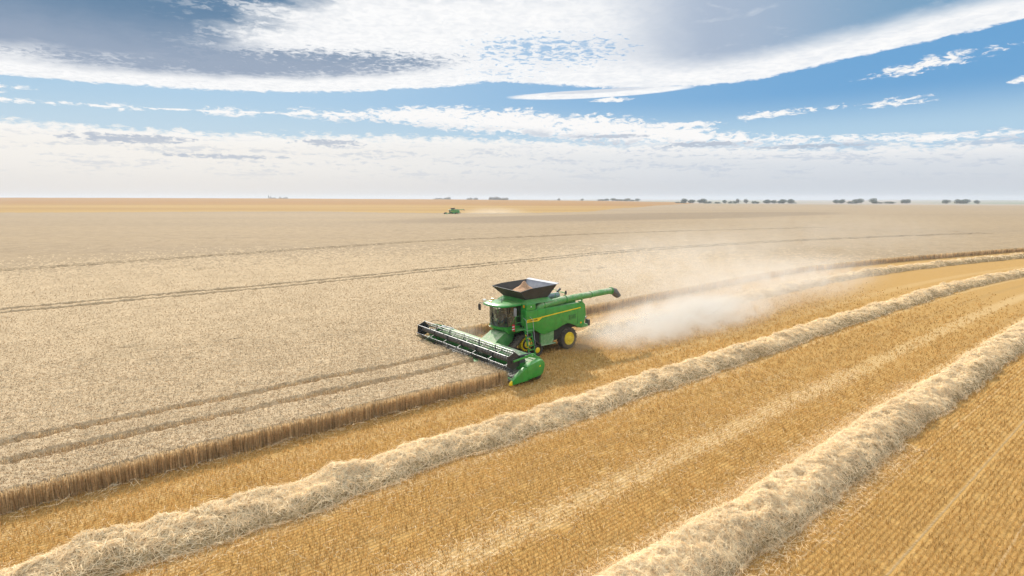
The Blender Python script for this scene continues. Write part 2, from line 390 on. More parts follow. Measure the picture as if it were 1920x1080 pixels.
    MT = (.05, 1.60, 4.76)
    def sheet(name, pts, m, th, parent, nrm, inner=None):
        pts = [Vector(p) for p in pts]; n = Vector(nrm).normalized() * th
        b = MB(); b.hexa([tuple(p) for p in pts], [tuple(p + n) for p in pts]); return b.build(name, m, parent)
    sheet('front_flap', [FBR, FBL, FTL, FTR], M['flap'], .03, tank, (-.6, 0, .5))
    sheet('side_flap', [FBL, RBL, RTL, MT, FTL], M['flap'], .03, tank, (0, -.6, .5))
    sheet('side_flap', [FBR, RBR, RTR, (.05, -1.62, 4.78), FTR], M['flap'], .03, tank, (0, .6, .5))
    sheet('rear_flap', [RBR, RBL, RTL, RTR], M['alu'], .03, tank, (.6, 0, .5))
    b = MB(); b.hexa([(-2.26, -1.62, 4.86), (-2.26, 1.58, 4.84), (-2.55, 1.6, 4.9), (-2.55, -1.64, 4.92)], [(-2.24, -1.62, 4.89), (-2.24, 1.58, 4.87), (-2.55, 1.6, 4.93), (-2.55, -1.64, 4.95)]); b.build('flap_lip', M['alu'], tank)
    b = MB()
    for y in (-1.25, 0, 1.25): b.bar((-1.80, y, 4.0), (-2.27, y * 1.28, 4.82), .05, .03)
    for a, c in ((FBL, FTL), (FBR, FTR)): b.tube([a, c], .025, 6)
    b.tube([FTL, MT, RTL], .02, 6); b.tube([FTR, FTL], .018, 6); b.tube([FTR, (.05, -1.62, 4.78), RTR], .02, 6)
    b.build('flap_frame', M['dark_steel'], tank)
    # unloading auger folded back along the left side
    b = MB(); b.tube([(-.86, 1.28, 3.05), (-.88, 1.30, 3.25), (-.95, 1.34, 3.39), (-1.12, 1.36, 3.47), (-1.4, 1.36, 3.49), (-3.3, 1.42, 3.66)], [.28, .28, .27, .26, .25, .25], 18)
    b.tube([(-3.3, 1.42, 3.66), (-8.0, 1.62, 3.84)], [.235, .22], 18)
    aug = b.build('unloading_auger', gd, T, smooth=True)
    b = MB()
    for x, y, z, r in ((-3.3, 1.42, 3.66, .285), (-1.25, 1.36, 3.48, .285), (-5.75, 1.525, 3.755, .25), (-7.9, 1.615, 3.835, .27)):
        b = MB(); b.tube([(x - .04, y, z - .002), (x + .04, y, z + .002)], r, 18); b.build('auger_collar', g, aug, smooth=True)
    b = MB(); b.bar((-5.0, 1.5, 3.56), (-4.85, 1.48, 3.36), .12, .06); b.bar((-5.0, 1.5, 3.36), (-4.6, 1.48, 3.36), .14, .05); b.build('auger_cradle', g, T)
    b = MB(); b.loft([[(-7.98, 1.62 + .26 * math.cos(a), 3.84 + .26 * math.sin(a)) for a in np.linspace(0, 2 * PI, 16, endpoint=False)],
                      [(-8.35 - .1 * math.sin(a), 1.64 + .25 * math.cos(a), 3.66 + .30 * math.sin(a)) for a in np.linspace(0, 2 * PI, 16, endpoint=False)],
                      [(-8.72 - .2 * math.sin(a), 1.66 + .20 * math.cos(a), 3.34 + .12 * math.sin(a)) for a in np.linspace(0, 2 * PI, 16, endpoint=False)]])
    b.build('auger_spout', M['spout'], aug, smooth=True)
    b = MB(); b.bar((-3.75, 1.0, 3.4), (-3.8, .98, 4.02), .03); b.loft([[(-3.8 + .02 * s, .98 + .09 * math.cos(a), 4.03 + .16 * math.sin(a)) for a in np.linspace(0, 2 * PI, 12, endpoint=False)] for s in (-1, 1)])
    b.build('deck_mirror', M['dark_steel'], T)
    # ------------------------------------------------ cab
    cab = empty('cab', parent=T)
    def arc(x0, xm, hw, n=13):
        """front outline of the cab seen from above, from right rear round the bow to left rear"""
        P = [(x0, -hw)]
        for k in range(n):
            a = -PI / 2 + PI * k / (n - 1)
            P.append((xm + .62 * math.cos(a) ** .8 if math.cos(a) > 1e-6 else xm, hw * math.sin(a)))
        P.append((x0, hw)); return P
    def ringz(z, k=1.0, hw=.98, xm=1.28): return [(x * 1.0 + (0.05 * (k - 1)), y * k, z) for x, y in arc(.46, xm, hw)]
    fl = MB(); fl.loft([ringz(2.06, hw=.95), ringz(2.26)]); fl.build('cab_floor', g, cab, smooth=True)
    gl = MB(); r0, r1 = [(x + .02, y, 2.262) for x, y in arc(.46, 1.28, .98)], [(x - .0, y, 3.60) for x, y in arc(.46, 1.33, 1.0)]
    n = len(r0); gl.add(r0 + r1, [(i, i + 1, n + i + 1, n + i) for i in range(n - 1)])
    gl.build('windscreen', M['glass'], cab, smooth=True)
    pl = MB()
    for i in (0, 2, n - 3, n - 1): pl.bar(r0[i], r1[i], .055, .055)
    pl.bar((.46, -.98, 2.28), (.46, .98, 2.28), .06); pl.tube(r0, .025, 6)
    pl.build('cab_pillar', M['black'], cab)
    bk = MB(); bk.box(.38, .43, -.98, .98, 2.2, 3.6); bk.build('cab_rear_wall', M['seat'], cab)
    rf = MB()
    def roof(k, z, dx=0): return [(x, y, z) for x, y in [(.40, -1.16 * k), (1.5, -1.20 * k), (2.02 + dx, -1.1 * k), (2.28 + dx, -.72 * k), (2.38 + dx, 0), (2.28 + dx, .72 * k), (2.02 + dx, 1.1 * k), (1.5, 1.20 * k), (.40, 1.16 * k)]]
    rf.loft([roof(.95, 3.60, -.1), roof(1, 3.66), roof(.985, 3.74, -.02), roof(.9, 3.80, -.12), roof(.6, 3.84, -.4)])
    rfo = rf.build('cab_roof', g, cab, smooth=True)
    for x, y in ((1.95, -.35), (1.3, -1.0)):
        b = MB(); b.tube([(x, y, 3.82), (x, y, 3.86)], [.05, .05], 8); b.tube([(x, y - .12, 3.86), (x, y + .12, 3.86)], .055, 8); b.build('beacon', M['orange'], cab)
    b = MB(); b.tube([(1.5, .3, 3.82), (1.48, .3, 4.35)], .01, 5); b.tube([(1.5, .3, 3.82), (1.5, .3, 3.9)], .05, 8); b.build('antenna', M['green_dark'], cab)
    b = MB(); b.tube([(2.0, -.98, 3.86), (2.0, -.98, 3.93)], [.13, .11], 12); b.build('receiver_dome', M['white'], cab)
    for y in (-.85, -.6, -.35, .35, .6, .85):
        b = MB(); xx = 2.20 - abs(y) * .12; b.box(xx, xx + .06, y - .08, y + .08, 3.56, 3.64); b.build('headlight', M['white'], cab)
    for sg in (-1, 1):
        b = MB(); ax, ay = (2.12, -1.42) if sg < 0 else (1.25, 1.42)
        b.tube([(ax - .3, sg * 1.05, 3.62), (ax, ay, 3.64), (ax, ay, 3.5)], .022, 6); b.build('mirror_arm', M['black'], cab)
        b = MB(); b.box(ax - .05, ax + .03, ay - .12, ay + .12, 3.02 if sg > 0 else 3.12, 3.56); b.build('mirror', M['black'] if sg < 0 else M['alu'], cab, bevel=.02)
        # railing beside the cab
    # seat, console, steering column
    b = MB(); b.box(.62, 1.1, -.27, .27, 2.62, 2.76); b.hexa([(.56, -.25, 2.74), (.70, -.25, 2.74), (.70, .25, 2.74), (.56, .25, 2.74)], [(.46, -.22, 3.42), (.56, -.22, 3.42), (.56, .22, 3.42), (.46, .22, 3.42)]); b.box(.7, 1.0, -.18, .18, 2.27, 2.62)
    b.build('driver_seat', M['seat'], cab, bevel=.03)
    b = MB(); b.tube([(1.55, 0, 2.27), (1.42, 0, 2.95)], .05, 8); b.tube([(1.40 + .19 * .35 * math.cos(a), .19 * math.sin(a), 2.98 + .19 * math.cos(a) * .9) for a in np.linspace(0, 2 * PI, 17)], .016, 6, cap=False)
    b.build('steering_wheel', M['black'], cab)
    b = MB(); b.box(.9, 1.35, -.62, -.42, 2.6, 2.85); b.box(1.3, 1.36, -.72, -.45, 2.85, 3.2); b.build('console', M['dark_steel'], cab, bevel=.02)
    # platform, plates, ladder, rails
    b = MB(); b.box(-.1, 1.35, .98, 1.62, 2.02, 2.10); b.prism([(1.35, 2.1), (1.35, 1.85), (.3, 1.85), (.3, 2.1)], -1.35, .98)
    b.prism([(1.75, 2.05), (1.35, 1.7), (.4, 1.7), (.4, 2.05)], -.9, .9); b.box(.0, .6, 1.0, 1.95, 1.93, 2.02)
    b.build('platform', g, T, bevel=.02)
    b = MB(); b.box(1.40, 1.43, 1.34, 1.60, 2.05, 2.50); pt = b.build('warning_plate', M['red'], T)
    b = MB()
    for z in (2.1, 2.28): b.hexa([(1.432, 1.35, z), (1.432, 1.59, z + .08), (1.432, 1.59, z + .14), (1.432, 1.35, z + .06)], [(1.438, 1.35, z), (1.438, 1.59, z + .08), (1.438, 1.59, z + .14), (1.438, 1.35, z + .06)])
    b.build('plate_stripe', M['white'], pt)
    b = MB()
    for pts in ([(1.32, 1.6, 2.1), (1.32, 1.6, 3.05), (.75, 1.6, 3.05), (.72, 1.6, 2.1)], [(1.32, 1.6, 2.6), (.72, 1.6, 2.6)], [(1.3, 1.0, 2.3), (1.32, 1.6, 3.05)]): b.tube(pts, .02, 6)
    b.build('platform_railing', M['green'], T)
    lad = MB(); xa, xb = .22, .74; P0, P1 = (1.86, 1.98), (2.34, .36)
    for x in (xa, xb): lad.bar((x, P0[0], P0[1]), (x, P1[0], P1[1]), .045, .09)
    lo = lad.build('ladder', M['green'], T)
    for k in range(6):
        f = (k + .4) / 6; y = P0[0] + (P1[0] - P0[0]) * f; z = P0[1] + (P1[1] - P0[1]) * f
        b = MB(); b.box(xa + .02, xb - .02, y - .09, y + .07, z - .015, z + .015); b.build('rung', M['green'], lo)
    b = MB()
    for x in (xa - .02, xb + .02): b.tube([(x, 1.7, 2.9), (x, 2.02, 2.75), (x, 2.1, 2.1), (x, 2.28, 1.1)], .018, 6)
    b.build('ladder_handrail', M['steel'], lo)
    for z, y in ((1.7, 1.97), (.95, 2.17)):
        b = MB(); b.box(xb + .02, xb + .03, y - .05, y + .06, z, z + .1); b.build('warning_sticker', M['yellow'], lo)
    # ------------------------------------------------ tracks
    for sg in (-1, 1):
        tr = empty('track_unit', parent=T)
        y0, y1 = sg * 1.0, sg * 1.62
        cs = [(.35, 1.02, .66), (-.62, .43, .43), (1.36, .43, .43)]
        # belt outline: hull of the three wheels
        pts = []
        for cx, cz, r in cs:
            for a in np.linspace(0, 2 * PI, 40, endpoint=False): pts.append((cx + r * math.cos(a), cz + r * math.sin(a)))
        pts = sorted(set(pts))
        def hull(P):
            def half(P):
                h = []
                for p in P:
                    while len(h) >= 2 and (h[-1][0] - h[-2][0]) * (p[1] - h[-2][1]) - (h[-1][1] - h[-2][1]) * (p[0] - h[-2][0]) <= 0: h.pop()
                    h.append(p)
                return h
            return half(P)[:-1] + half(P[::-1])[:-1]
        H = hull(pts)
        # resample by arc length
        H2 = H + [H[0]]; L = [0]
        for i in range(len(H)): L.append(L[-1] + math.dist(H2[i], H2[i + 1]))
        N = 66; Q = []
        for k in range(N):
            s_ = L[-1] * k / N; i = max(j for j in range(len(L) - 1) if L[j] <= s_); f = (s_ - L[i]) / max(1e-6, L[i + 1] - L[i])
            Q.append((H2[i][0] + (H2[i + 1][0] - H2[i][0]) * f, H2[i][1] + (H2[i + 1][1] - H2[i][1]) * f))
        cx, cz = .36, .62
        b = MB(); inn = [(x + (cx - x) * .09, z + (cz - z) * .09) for x, z in Q]; vs, fs = [], []
        for k in range(N): vs += [(Q[k][0], y0, Q[k][1]), (Q[k][0], y1, Q[k][1]), (inn[k][0], y1, inn[k][1]), (inn[k][0], y0, inn[k][1])]
        for k in range(N):
            a, c = 4 * k, 4 * ((k + 1) % N)
            for j in range(4): fs.append((a + j, a + (j + 1) % 4, c + (j + 1) % 4, c + j))
        b.add(vs, fs)
        for k in range(0, N, 2):   # chevron lugs
            p, q = Vector(Q[k]), Vector(Q[(k + 1) % N]); q2 = Vector(Q[(k + 2) % N]); d = (q - p).normalized(); nrm = Vector((d.y, -d.x)) * .055
            ym = (y0 + y1) / 2
            for ya, yb, pa, pb in ((y0, ym, p, q2), (ym, y1, q2, p)):
                w = d * .05
                b.hexa([(pa.x, ya, pa.y), (pb.x, yb, pb.y), (pb.x + w.x, yb, pb.y + w.y), (pa.x + w.x, ya, pa.y + w.y)],
                       [(pa.x + nrm.x, ya, pa.y + nrm.y), (pb.x + nrm.x, yb, pb.y + nrm.y), (pb.x + w.x + nrm.x, yb, pb.y + w.y + nrm.y), (pa.x + w.x + nrm.x, ya, pa.y + w.y + nrm.y)])
        b.build('track_belt', M['rubber'], tr)
        b = MB(); poly = []
        for k in range(36):
            a = 2 * PI * k / 36; r = .50 if k % 2 else .41
            poly.append((.35 + r * math.cos(a), 1.02 + r * math.sin(a)))
        b.prism(poly, sg * 1.12, sg * 1.56); b.wheel((.35, 0, 1.02), [(.34, sg * 1.5), (.34, sg * 1.62), (.22, sg * 1.66), (.12, sg * 1.70)], 24); b.build('sprocket', M['yellow'], tr)
        b = MB(); b.wheel((.35, 0, 1.02), [(.36, sg * 1.57), (.36, sg * 1.625), (.30, sg * 1.65)], 24); b.build('sprocket_cover', M['black'], tr)
        for cx_, cz_, r in cs[1:]:
            b = MB(); b.wheel((cx_, 0, cz_), [(.38, sg * 1.06), (.38, sg * 1.50), (.30, sg * 1.57)], 24); w = b.build('idler_wheel', M['black'], tr, smooth=True)
            b = MB(); b.wheel((cx_, 0, cz_), [(.20, sg * 1.50), (.20, sg * 1.60), (.15, sg * 1.63), (.07, sg * 1.645)], 20); b.build('hub_cap', M['yellow'], tr, smooth=True)
        b = MB()
        for xx in (.1, .62): b.wheel((xx, 0, .24), [(.2, sg * 1.1), (.2, sg * 1.5), (.1, sg * 1.54)], 18)
        b.prism([(-.3, .42), (1.1, .42), (.7, .75), (0, .75)], sg * 1.2, sg * 1.48); b.build('roller_frame', M['black'], tr)
    b = MB(); b.box(.1, .6, -1.1, 1.1, .85, 1.25); b.build('axle', dk, T)
    b = MB(); b.box(-3.75, -3.5, -1.1, 1.1, .6, .85); b.build('axle', dk, T)
    # ------------------------------------------------ rear wheels
    for sg in (-1, 1):
        wl = empty('rear_wheel', parent=T); c = (-3.6, 0, .80)
        b = MB(); b.wheel(c, [(.42, sg * 1.14), (.60, sg * 1.10), (.74, sg * 1.13), (.775, sg * 1.2), (.78, sg * 1.37), (.775, sg * 1.54), (.74, sg * 1.61), (.60, sg * 1.64), (.46, sg * 1.60)], 40)
        for k in range(36):
            a = 2 * PI * k / 36; s2 = 1 if k % 2 else -1
            def pr(r, a, y): return (c[0] + r * math.cos(a), sg * y, c[2] + r * math.sin(a))
            ya, yb = (1.36, 1.62) if s2 > 0 else (1.38, 1.12)
            b.hexa([pr(.76, a, ya), pr(.76, a + .05, ya), pr(.74, a + .23, yb), pr(.74, a + .17, yb)], [pr(.825, a, ya), pr(.825, a + .05, ya), pr(.79, a + .23, yb), pr(.79, a + .17, yb)])
        b.build('tyre', M['rubber'], wl, smooth=True)
        b = MB(); b.wheel(c, [(.44, sg * 1.2), (.47, sg * 1.625), (.45, sg * 1.66), (.40, sg * 1.645), (.2, sg * 1.635), (.16, sg * 1.67), (.08, sg * 1.675)], 32)
        for k in range(8): b.tube([(c[0] + .27 * math.cos(k * PI / 4), sg * 1.62, c[2] + .27 * math.sin(k * PI / 4)), (c[0] + .27 * math.cos(k * PI / 4), sg * 1.66, c[2] + .27 * math.sin(k * PI / 4))], .025, 6)
        b.build('rim', M['yellow'], wl, smooth=True)
    # ------------------------------------------------ feeder house
    b = MB(); b.loft([[(.6, -.72, 2.0), (.6, .72, 2.0), (.9, .72, 1.15), (.9, -.72, 1.15)], [(1.7, -.74, 1.75), (1.7, .74, 1.75), (1.5, .74, .75), (1.5, -.74, .75)], [(2.62, -.82, 1.18), (2.62, .82, 1.18), (2.5, .82, .32), (2.5, -.82, .32)]])
    b.build('feeder_house', gd, T, bevel=.02)
    for sg in (-1, 1):
        b = MB(); b.tube([(1.2, sg * .85, .9), (2.4, sg * .9, .5)], .06, 8); b.build('lift_cylinder', M['dark_steel'], T)
    return T

def make_header(T):
    g, gd = M['green'], M['green_dusty']
    H = empty('header', parent=T)
    YL = 5.3
    b = MB(); b.prism([(2.32, 1.02), (2.34, 1.26), (2.44, 1.32), (2.66, 1.31), (3.02, 1.06), (3.06, .98), (3.02, .94), (2.70, 1.0), (2.60, .98)], -5.05, YL)
    b.build('top_beam', gd, H, bevel=.012)
    b = MB(); b.prism([(2.92, 1.0), (3.02, 1.0), (3.02, .24), (2.92, .24)], -5.3, YL)
    for y in np.arange(-4.8, 5.2, 1.2): b.box(2.70, 2.92, y - .05, y + .05, .3, 1.0)
    b.prism([(2.5, .26), (4.28, .14), (4.28, .19), (3.0, .3), (2.5, .34)], -5.3, YL)
    b.build('back_sheet', g, H)
    b = MB(); b.prism([(3.06, .32), (4.12, .22), (4.12, .26), (3.06, .37)], -5.2, -.8); b.prism([(3.06, .32), (4.12, .22), (4.12, .26), (3.06, .37)], .8, 5.2)
    for y in np.arange(-5.0, 5.2, .33):
        if abs(y) > .8: b.hexa([(3.1, y, .36), (4.1, y, .26), (4.1, y + .04, .26), (3.1, y + .04, .36)], [(3.1, y, .39), (4.1, y, .29), (4.1, y + .04, .29), (3.1, y + .04, .39)])
    b.build('draper_belt', M['black'], H)
    # cutter bar with guards
    b = MB(); b.box(4.24, 4.36, -5.3, YL, .13, .18)
    for y in np.arange(-5.25, 5.3, .15): b.hexa([(4.36, y - .025, .13), (4.36, y + .025, .13), (4.36, y + .025, .18), (4.36, y - .025, .18)], [(4.52, y - .006, .145), (4.52, y + .006, .145), (4.52, y + .006, .16), (4.52, y - .006, .16)])
    b.build('cutter_bar', M['dark_steel'], H)
    # centre feed drum
    b = MB(); b.tube([(3.25, -.8, .62), (3.25, .8, .62)], .26, 16); b.build('feed_drum', M['green_dark'], H)
    # hydraulic hose loop and light bracket on the far end
    b = MB(); b.tube([(2.6, -5.15, 1.25), (2.9, -5.15, 1.75), (3.4, -5.15, 1.95), (3.9, -5.2, 1.85), (4.1, -5.25, 1.6)], .02, 6)
    b.tube([(2.5, -4.2, 1.3), (2.7, -4.3, 1.6), (3.2, -4.5, 1.5)], .02, 6); b.build('hose', M['black'], H)
    # reel
    XC, ZC, RR, PH = 4.35, 1.40, .565, -22
    b = MB(); b.tube([(XC, -5.30, ZC), (XC, 5.10, ZC)], .16, 20)
    for y in np.arange(-5.2, 5.1, .165): b.tube([(XC, y, ZC), (XC, y + .03, ZC)], .172, 16)
    b.build('reel_tube', M['tube'], H, smooth=True)
    ys = np.linspace(-5.22, 5.02, 7)
    ang = [R(PH + 60 * k) for k in range(6)]
    for i, y in enumerate(ys):
        b = MB(); end = i in (0, 6)
        for a in ang:
            b.bar((XC + .13 * math.cos(a), y, ZC + .13 * math.sin(a)), (XC + RR * math.cos(a), y, ZC + RR * math.sin(a)), .05 if not end else .06, .035)
            e2 = (XC + RR * math.cos(a), y, ZC + RR * math.sin(a)); b.tube([(e2[0], y - .05, e2[2]), (e2[0], y + .05, e2[2])], .04, 8)
        if not end: b.tube([(XC, y - .02, ZC), (XC, y + .02, ZC)], .24, 16)
        b.build('reel_spider', M['dark_steel'], H)
    for y, t_ in ((-5.33, -1), (5.14, 1)):
        b = MB(); hx = [(XC + (RR - .03) * math.cos(a), ZC + (RR - .03) * math.sin(a)) for a in ang]; b.prism(hx, y, y + .025 * t_)
        b.tube([(XC, y - .03, ZC), (XC, y + .09 * t_, ZC)], .2, 14); b.build('reel_end_shield', M['black'], H)
    for a in ang:
        b = MB(); px, pz = XC + RR * math.cos(a), ZC + RR * math.sin(a)
        b.tube([(px, -5.36, pz), (px, 5.14, pz)], .024, 8); nf = len(b.f)
        for y in np.arange(-5.3, 5.1, .165):
            b.hexa([(px - .022, y - .015, pz), (px + .0, y - .015, pz), (px + .0, y + .015, pz), (px - .022, y + .015, pz)],
                   [(px - .075, y - .011, pz - .28), (px - .05, y - .011, pz - .28), (px - .05, y + .011, pz - .28), (px - .075, y + .011, pz - .28)])
        bo = b.build('reel_bat', M['steel'] if math.sin(a) > -.5 else M['dark_steel'], H); bo.data.materials.append(M['black'])
        for k, pl_ in enumerate(bo.data.polygons): pl_.material_index = 1 if k >= nf else 0
    # reel arms: both ends and the middle
    for y, m_ in ((-5.42, gd), (5.24, M['green'])):
        b = MB(); b.bar((2.45, y, 1.30), (3.3, y, 1.55), .10, .12); b.bar((3.3, y, 1.55), (4.45, y, 1.42), .09, .11); b.bar((2.6, y, 1.1), (3.4, y, 1.46), .05, .05)
        b.build('reel_arm', m_, H, bevel=.01)
    b = MB(); b.bar((2.5, 5.17, 1.34), (3.5, 5.17, 1.66), .05); b.tube([(3.1, 5.2, 1.66), (3.95, 5.2, 1.66)], .05, 8); b.box(3.55, 3.95, 5.14, 5.22, 1.2, 1.62); b.tube([(3.5, 5.2, 1.3), (4.3, 5.22, 1.45)], .035, 6)
    for k in range(4): b.tube([(3.6 + .1 * k, 5.13, 1.5), (3.6 + .1 * k, 5.27, 1.5)], .03, 6)
    b.build('reel_drive', M['dark_steel'], H)
    b = MB(); b.bar((2.50, -4.15, 1.35), (3.15, -4.75, 1.55), .14, .07); b.tube([(3.1, -4.72, 1.5), (3.5, -4.95, 1.3), (4.2, -5.1, 1.4)], .03, 6); b.build('reel_arm_bracket', M['white'], H)
    # left divider: rear shield, curved pipe guard, long nose with yellow tip
    for sg, nose in ((1, 1), (-1, 0)):
        yi, yo = sg * 5.28, sg * 5.66
        rear = [(3.78, 1.08), (2.72, 1.30), (2.52, 1.27), (2.36, 1.08), (2.34, .86), (2.50, .46), (2.66, .34), (3.62, .24), (3.70, .50)]
        b = MB(); cx, cz = 3.05, .75
        rg = lambda k, y: [(cx + (x - cx) * k, y, cz + (z - cz) * k) for x, z in rear]
        if nose:
            b.loft([rg(1, yi), rg(1, yo - sg * .06), rg(.96, yo - sg * .01), rg(.84, yo)])
            e = b.build('end_shield', g, H, smooth=True)
            b = MB(); b.prism([(2.80, .95), (2.72, 1.0), (2.72, .90)], yo, yo + sg * .008); b.prism([(2.70, .9), (2.83, .9), (2.83, .93), (2.70, .93)], yo, yo + sg * .008); b.build('badge', M['yellow'], H)
            b = MB()
            nr = lambda x, y0, y1, z0, z1: [(x, y0, z0), (x, y0, z1), (x, (y0 + y1) / 2, z1 + .03), (x, y1, z1), (x, y1, z0)]
            b.loft([nr(3.64, yi + .02, yo - .015, .22, 1.04), nr(4.05, yi + .02, yo - .03, .20, .84), nr(4.40, yi + .04, yo - .06, .17, .62), nr(4.75, yi + .1, yo - .12, .13, .36)])
            b.build('divider_nose', g, H, smooth=True)
            b = MB(); b.loft([nr(4.75, yi + .1, yo - .12, .12, .36), nr(4.93, yi + .16, yo - .16, .12, .22)]); b.build('divider_tip', M['yellow'], H)
            b = MB(); b.box(2.75, 3.5, 5.15, 5.29, .9, 1.02); b.box(3.05, 3.3, 4.95, 5.28, 1.0, 1.08); b.build('drive_cover', gd, H, bevel=.02)
            b = MB(); b.hexa([(2.85, 5.0, 1.09), (3.05, 5.0, 1.085), (3.05, 5.2, 1.085), (2.85, 5.2, 1.09)], [(2.85, 5.0, 1.10), (3.05, 5.0, 1.095), (3.05, 5.2, 1.095), (2.85, 5.2, 1.10)]); b.build('warning_sticker', M['red'], H)
            b = MB(); b.tube([(3.5, 5.22, 1.45), (3.25, 5.22, 1.62), (2.95, 5.22, 1.60), (2.62, 5.22, 1.36)], .055, 10); b.build('pipe_guard', g, H, smooth=True)
            b = MB(); b.wheel((2.75, 0, .34), [(.18, 5.3), (.25, 5.33), (.25, 5.5), (.18, 5.53)], 18); b.build('gauge_wheel', M['black'], H)
        else:
            b.loft([rg(1, yi), rg(1, yo + .2), rg(.9, yo + .16)]); b.build('end_shield', g, H)
            b = MB(); b.loft([[(3.6, -5.3, .2), (3.6, -5.3, .9), (3.6, -5.46, .9), (3.6, -5.46, .2)], [(4.7, -5.34, .12), (4.7, -5.34, .3), (4.7, -5.42, .3), (4.7, -5.42, .12)]]); b.build('divider_nose', gd, H)
    return H

HARV = make_combine(); make_header(HARV)
HARV.location = ORG; HARV.rotation_euler = (0, 0, HEAD)
tag(HARV, 'large green combine harvester cutting wheat in the middle of the field, wide header lowered', 'combine harvester', 'combine harvesters at work')
# grain heaped in the open tank
nx, ny = 34, 40; X, Y = np.meshgrid(np.linspace(-1.86, .34, nx), np.linspace(-1.27, 1.27, ny)); vs = []
r = np.hypot((X + .95) / 1.2, (Y + .25) / 1.4); Z = 4.70 - .55 * r + .34 * np.exp(-((X + 1.05) ** 2 + (Y + .40) ** 2) / .10) + .05 * np.sin(X * 9) * np.sin(Y * 7) + rng.normal(0, .012, X.shape)
Z = np.clip(Z, 4.24, 5.02); Zb = Z
b = MB(); b.v = [tuple(p) for p in np.stack([X, Y, Z], -1).reshape(-1, 3)]; b.f = [(j * nx + i, j * nx + i + 1, (j + 1) * nx + i + 1, (j + 1) * nx + i) for j in range(ny - 1) for i in range(nx - 1)]
rim = [j * nx for j in range(ny)] + [(ny - 1) * nx + i for i in range(1, nx)] + [j * nx + nx - 1 for j in range(ny - 2, -1, -1)] + [i for i in range(nx - 2, 0, -1)]
o0 = len(b.v); b.v += [(b.v[i][0] * .62 - .32, b.v[i][1] * .66, 4.0) for i in rim]; m_ = len(rim)
b.f += [(rim[k], rim[(k + 1) % m_], o0 + (k + 1) % m_, o0 + k) for k in range(m_)] + [tuple(o0 + k for k in range(m_))]
heap = b.build('grain_heap', M['grain'], None, smooth=True); heap.location = ORG; heap.rotation_euler = (0, 0, HEAD)
tag(heap, 'brown heap of harvested grain in the open tank of the near harvester', 'grain')

# ------------------------------------------------------------------ driver
def skin_mesh(name, joints, bones, m, sub=1, parent=None):
    me = bpy.data.meshes.new(name); me.from_pydata([j[0] for j in joints], bones, []); o = bpy.data.objects.new(name, me); C.objects.link(o)
    md = o.modifiers.new('s', 'SKIN'); sv = me.skin_vertices[0].data
    for i, j in enumerate(joints): sv[i].radius = (j[1], j[2] if len(j) > 2 else j[1]); sv[i].use_root = (i == 0)
    md2 = o.modifiers.new('u', 'SUBSURF'); md2.levels = sub; md2.render_levels = sub
    bpy.context.view_layer.update()
    me2 = bpy.data.meshes.new_from_object(o.evaluated_get(bpy.context.evaluated_depsgraph_get())); bpy.data.objects.remove(o)
    me2.materials.clear(); me2.materials.append(m); me2.shade_smooth()
    o = bpy.data.objects.new(name, me2); C.objects.link(o)
    if parent: o.parent = parent
    return o
def driver():
    # sits at the origin: hips at z 0, x forwards
    J = [((0, 0, .06), .15, .13), ((.02, 0, .26), .13, .15), ((.0, 0, .44), .12, .17), ((.02, 0, .54), .055), ((.03, 0, .62), .05)]
    Bn = [(0, 1), (1, 2), (2, 3), (3, 4)]
    body = J[:]; bones = Bn[:]
    for s in (-1, 1):
        n = len(body)
        body += [((.02, s * .17, .46), .07), ((.12, s * .24, .24), .05), ((.34, s * .20, .30), .04), ((.46, s * .15, .34), .032)]
        bones += [(2, n), (n, n + 1), (n + 1, n + 2), (n + 2, n + 3)]
        n = len(body)
        body += [((.06, s * .10, .03), .10), ((.42, s * .14, .05), .075), ((.50, s * .14, -.36), .05), ((.62, s * .14, -.40), .035)]
        bones += [(0, n), (n, n + 1), (n + 1, n + 2), (n + 2, n + 3)]
    p = skin_mesh('person', body, bones, M['cloth'], 2)
    hd = skin_mesh('head', [((.03, 0, .60), .05), ((.04, 0, .70), .088, .078), ((.045, 0, .76), .095, .078), ((.04, 0, .82), .075, .066), ((.13, 0, .71), .012), ((.04, .085, .73), .014), ((.04, -.085, .73), .014)], [(0, 1), (1, 2), (2, 3), (2, 4), (2, 5), (2, 6)], M['skin'], 2, p)
    hr = skin_mesh('hair', [((.02, 0, .80), .09, .08), ((.0, 0, .86), .06, .05), ((-.03, 0, .76), .075, .075)], [(0, 1), (0, 2)], M['hair'], 1, p)
    for s in (-1, 1):
        h = []; bn = []
        base = Vector((.47, s * .15, .345)); h.append((tuple(base), .028, .018)); h.append((tuple(base + Vector((.07, 0, .01))), .030, .016)); bn.append((0, 1))
        for k in range(4):
            n = len(h); o_ = (k - 1.5) * .019
            h += [(tuple(base + Vector((.10, o_, .012))), .009), (tuple(base + Vector((.125 + .004 * (1.5 - abs(k - 1.5)), o_, -.008))), .008), (tuple(base + Vector((.118, o_, -.03))), .007)]
            bn += [(1, n), (n, n + 1), (n + 1, n + 2)]
        n = len(h); h += [(tuple(base + Vector((.05, -s * .03, -.005))), .009), (tuple(base + Vector((.09, -s * .045, -.015))), .008)]; bn += [(0, n), (n, n + 1)]
        skin_mesh('hand', h, bn, M['skin'], 1, p)
    return p
drv = driver()
mtx = Matrix.Translation(ORG) @ Matrix.Rotation(HEAD, 4, 'Z') @ Matrix.Translation((.82, 0, 2.82)); drv.matrix_world = mtx
drv.location = mtx.to_translation(); drv.rotation_euler = (0, 0, HEAD)
tag(drv, 'person in blue work clothes driving behind the curved cab windscreen', 'person')

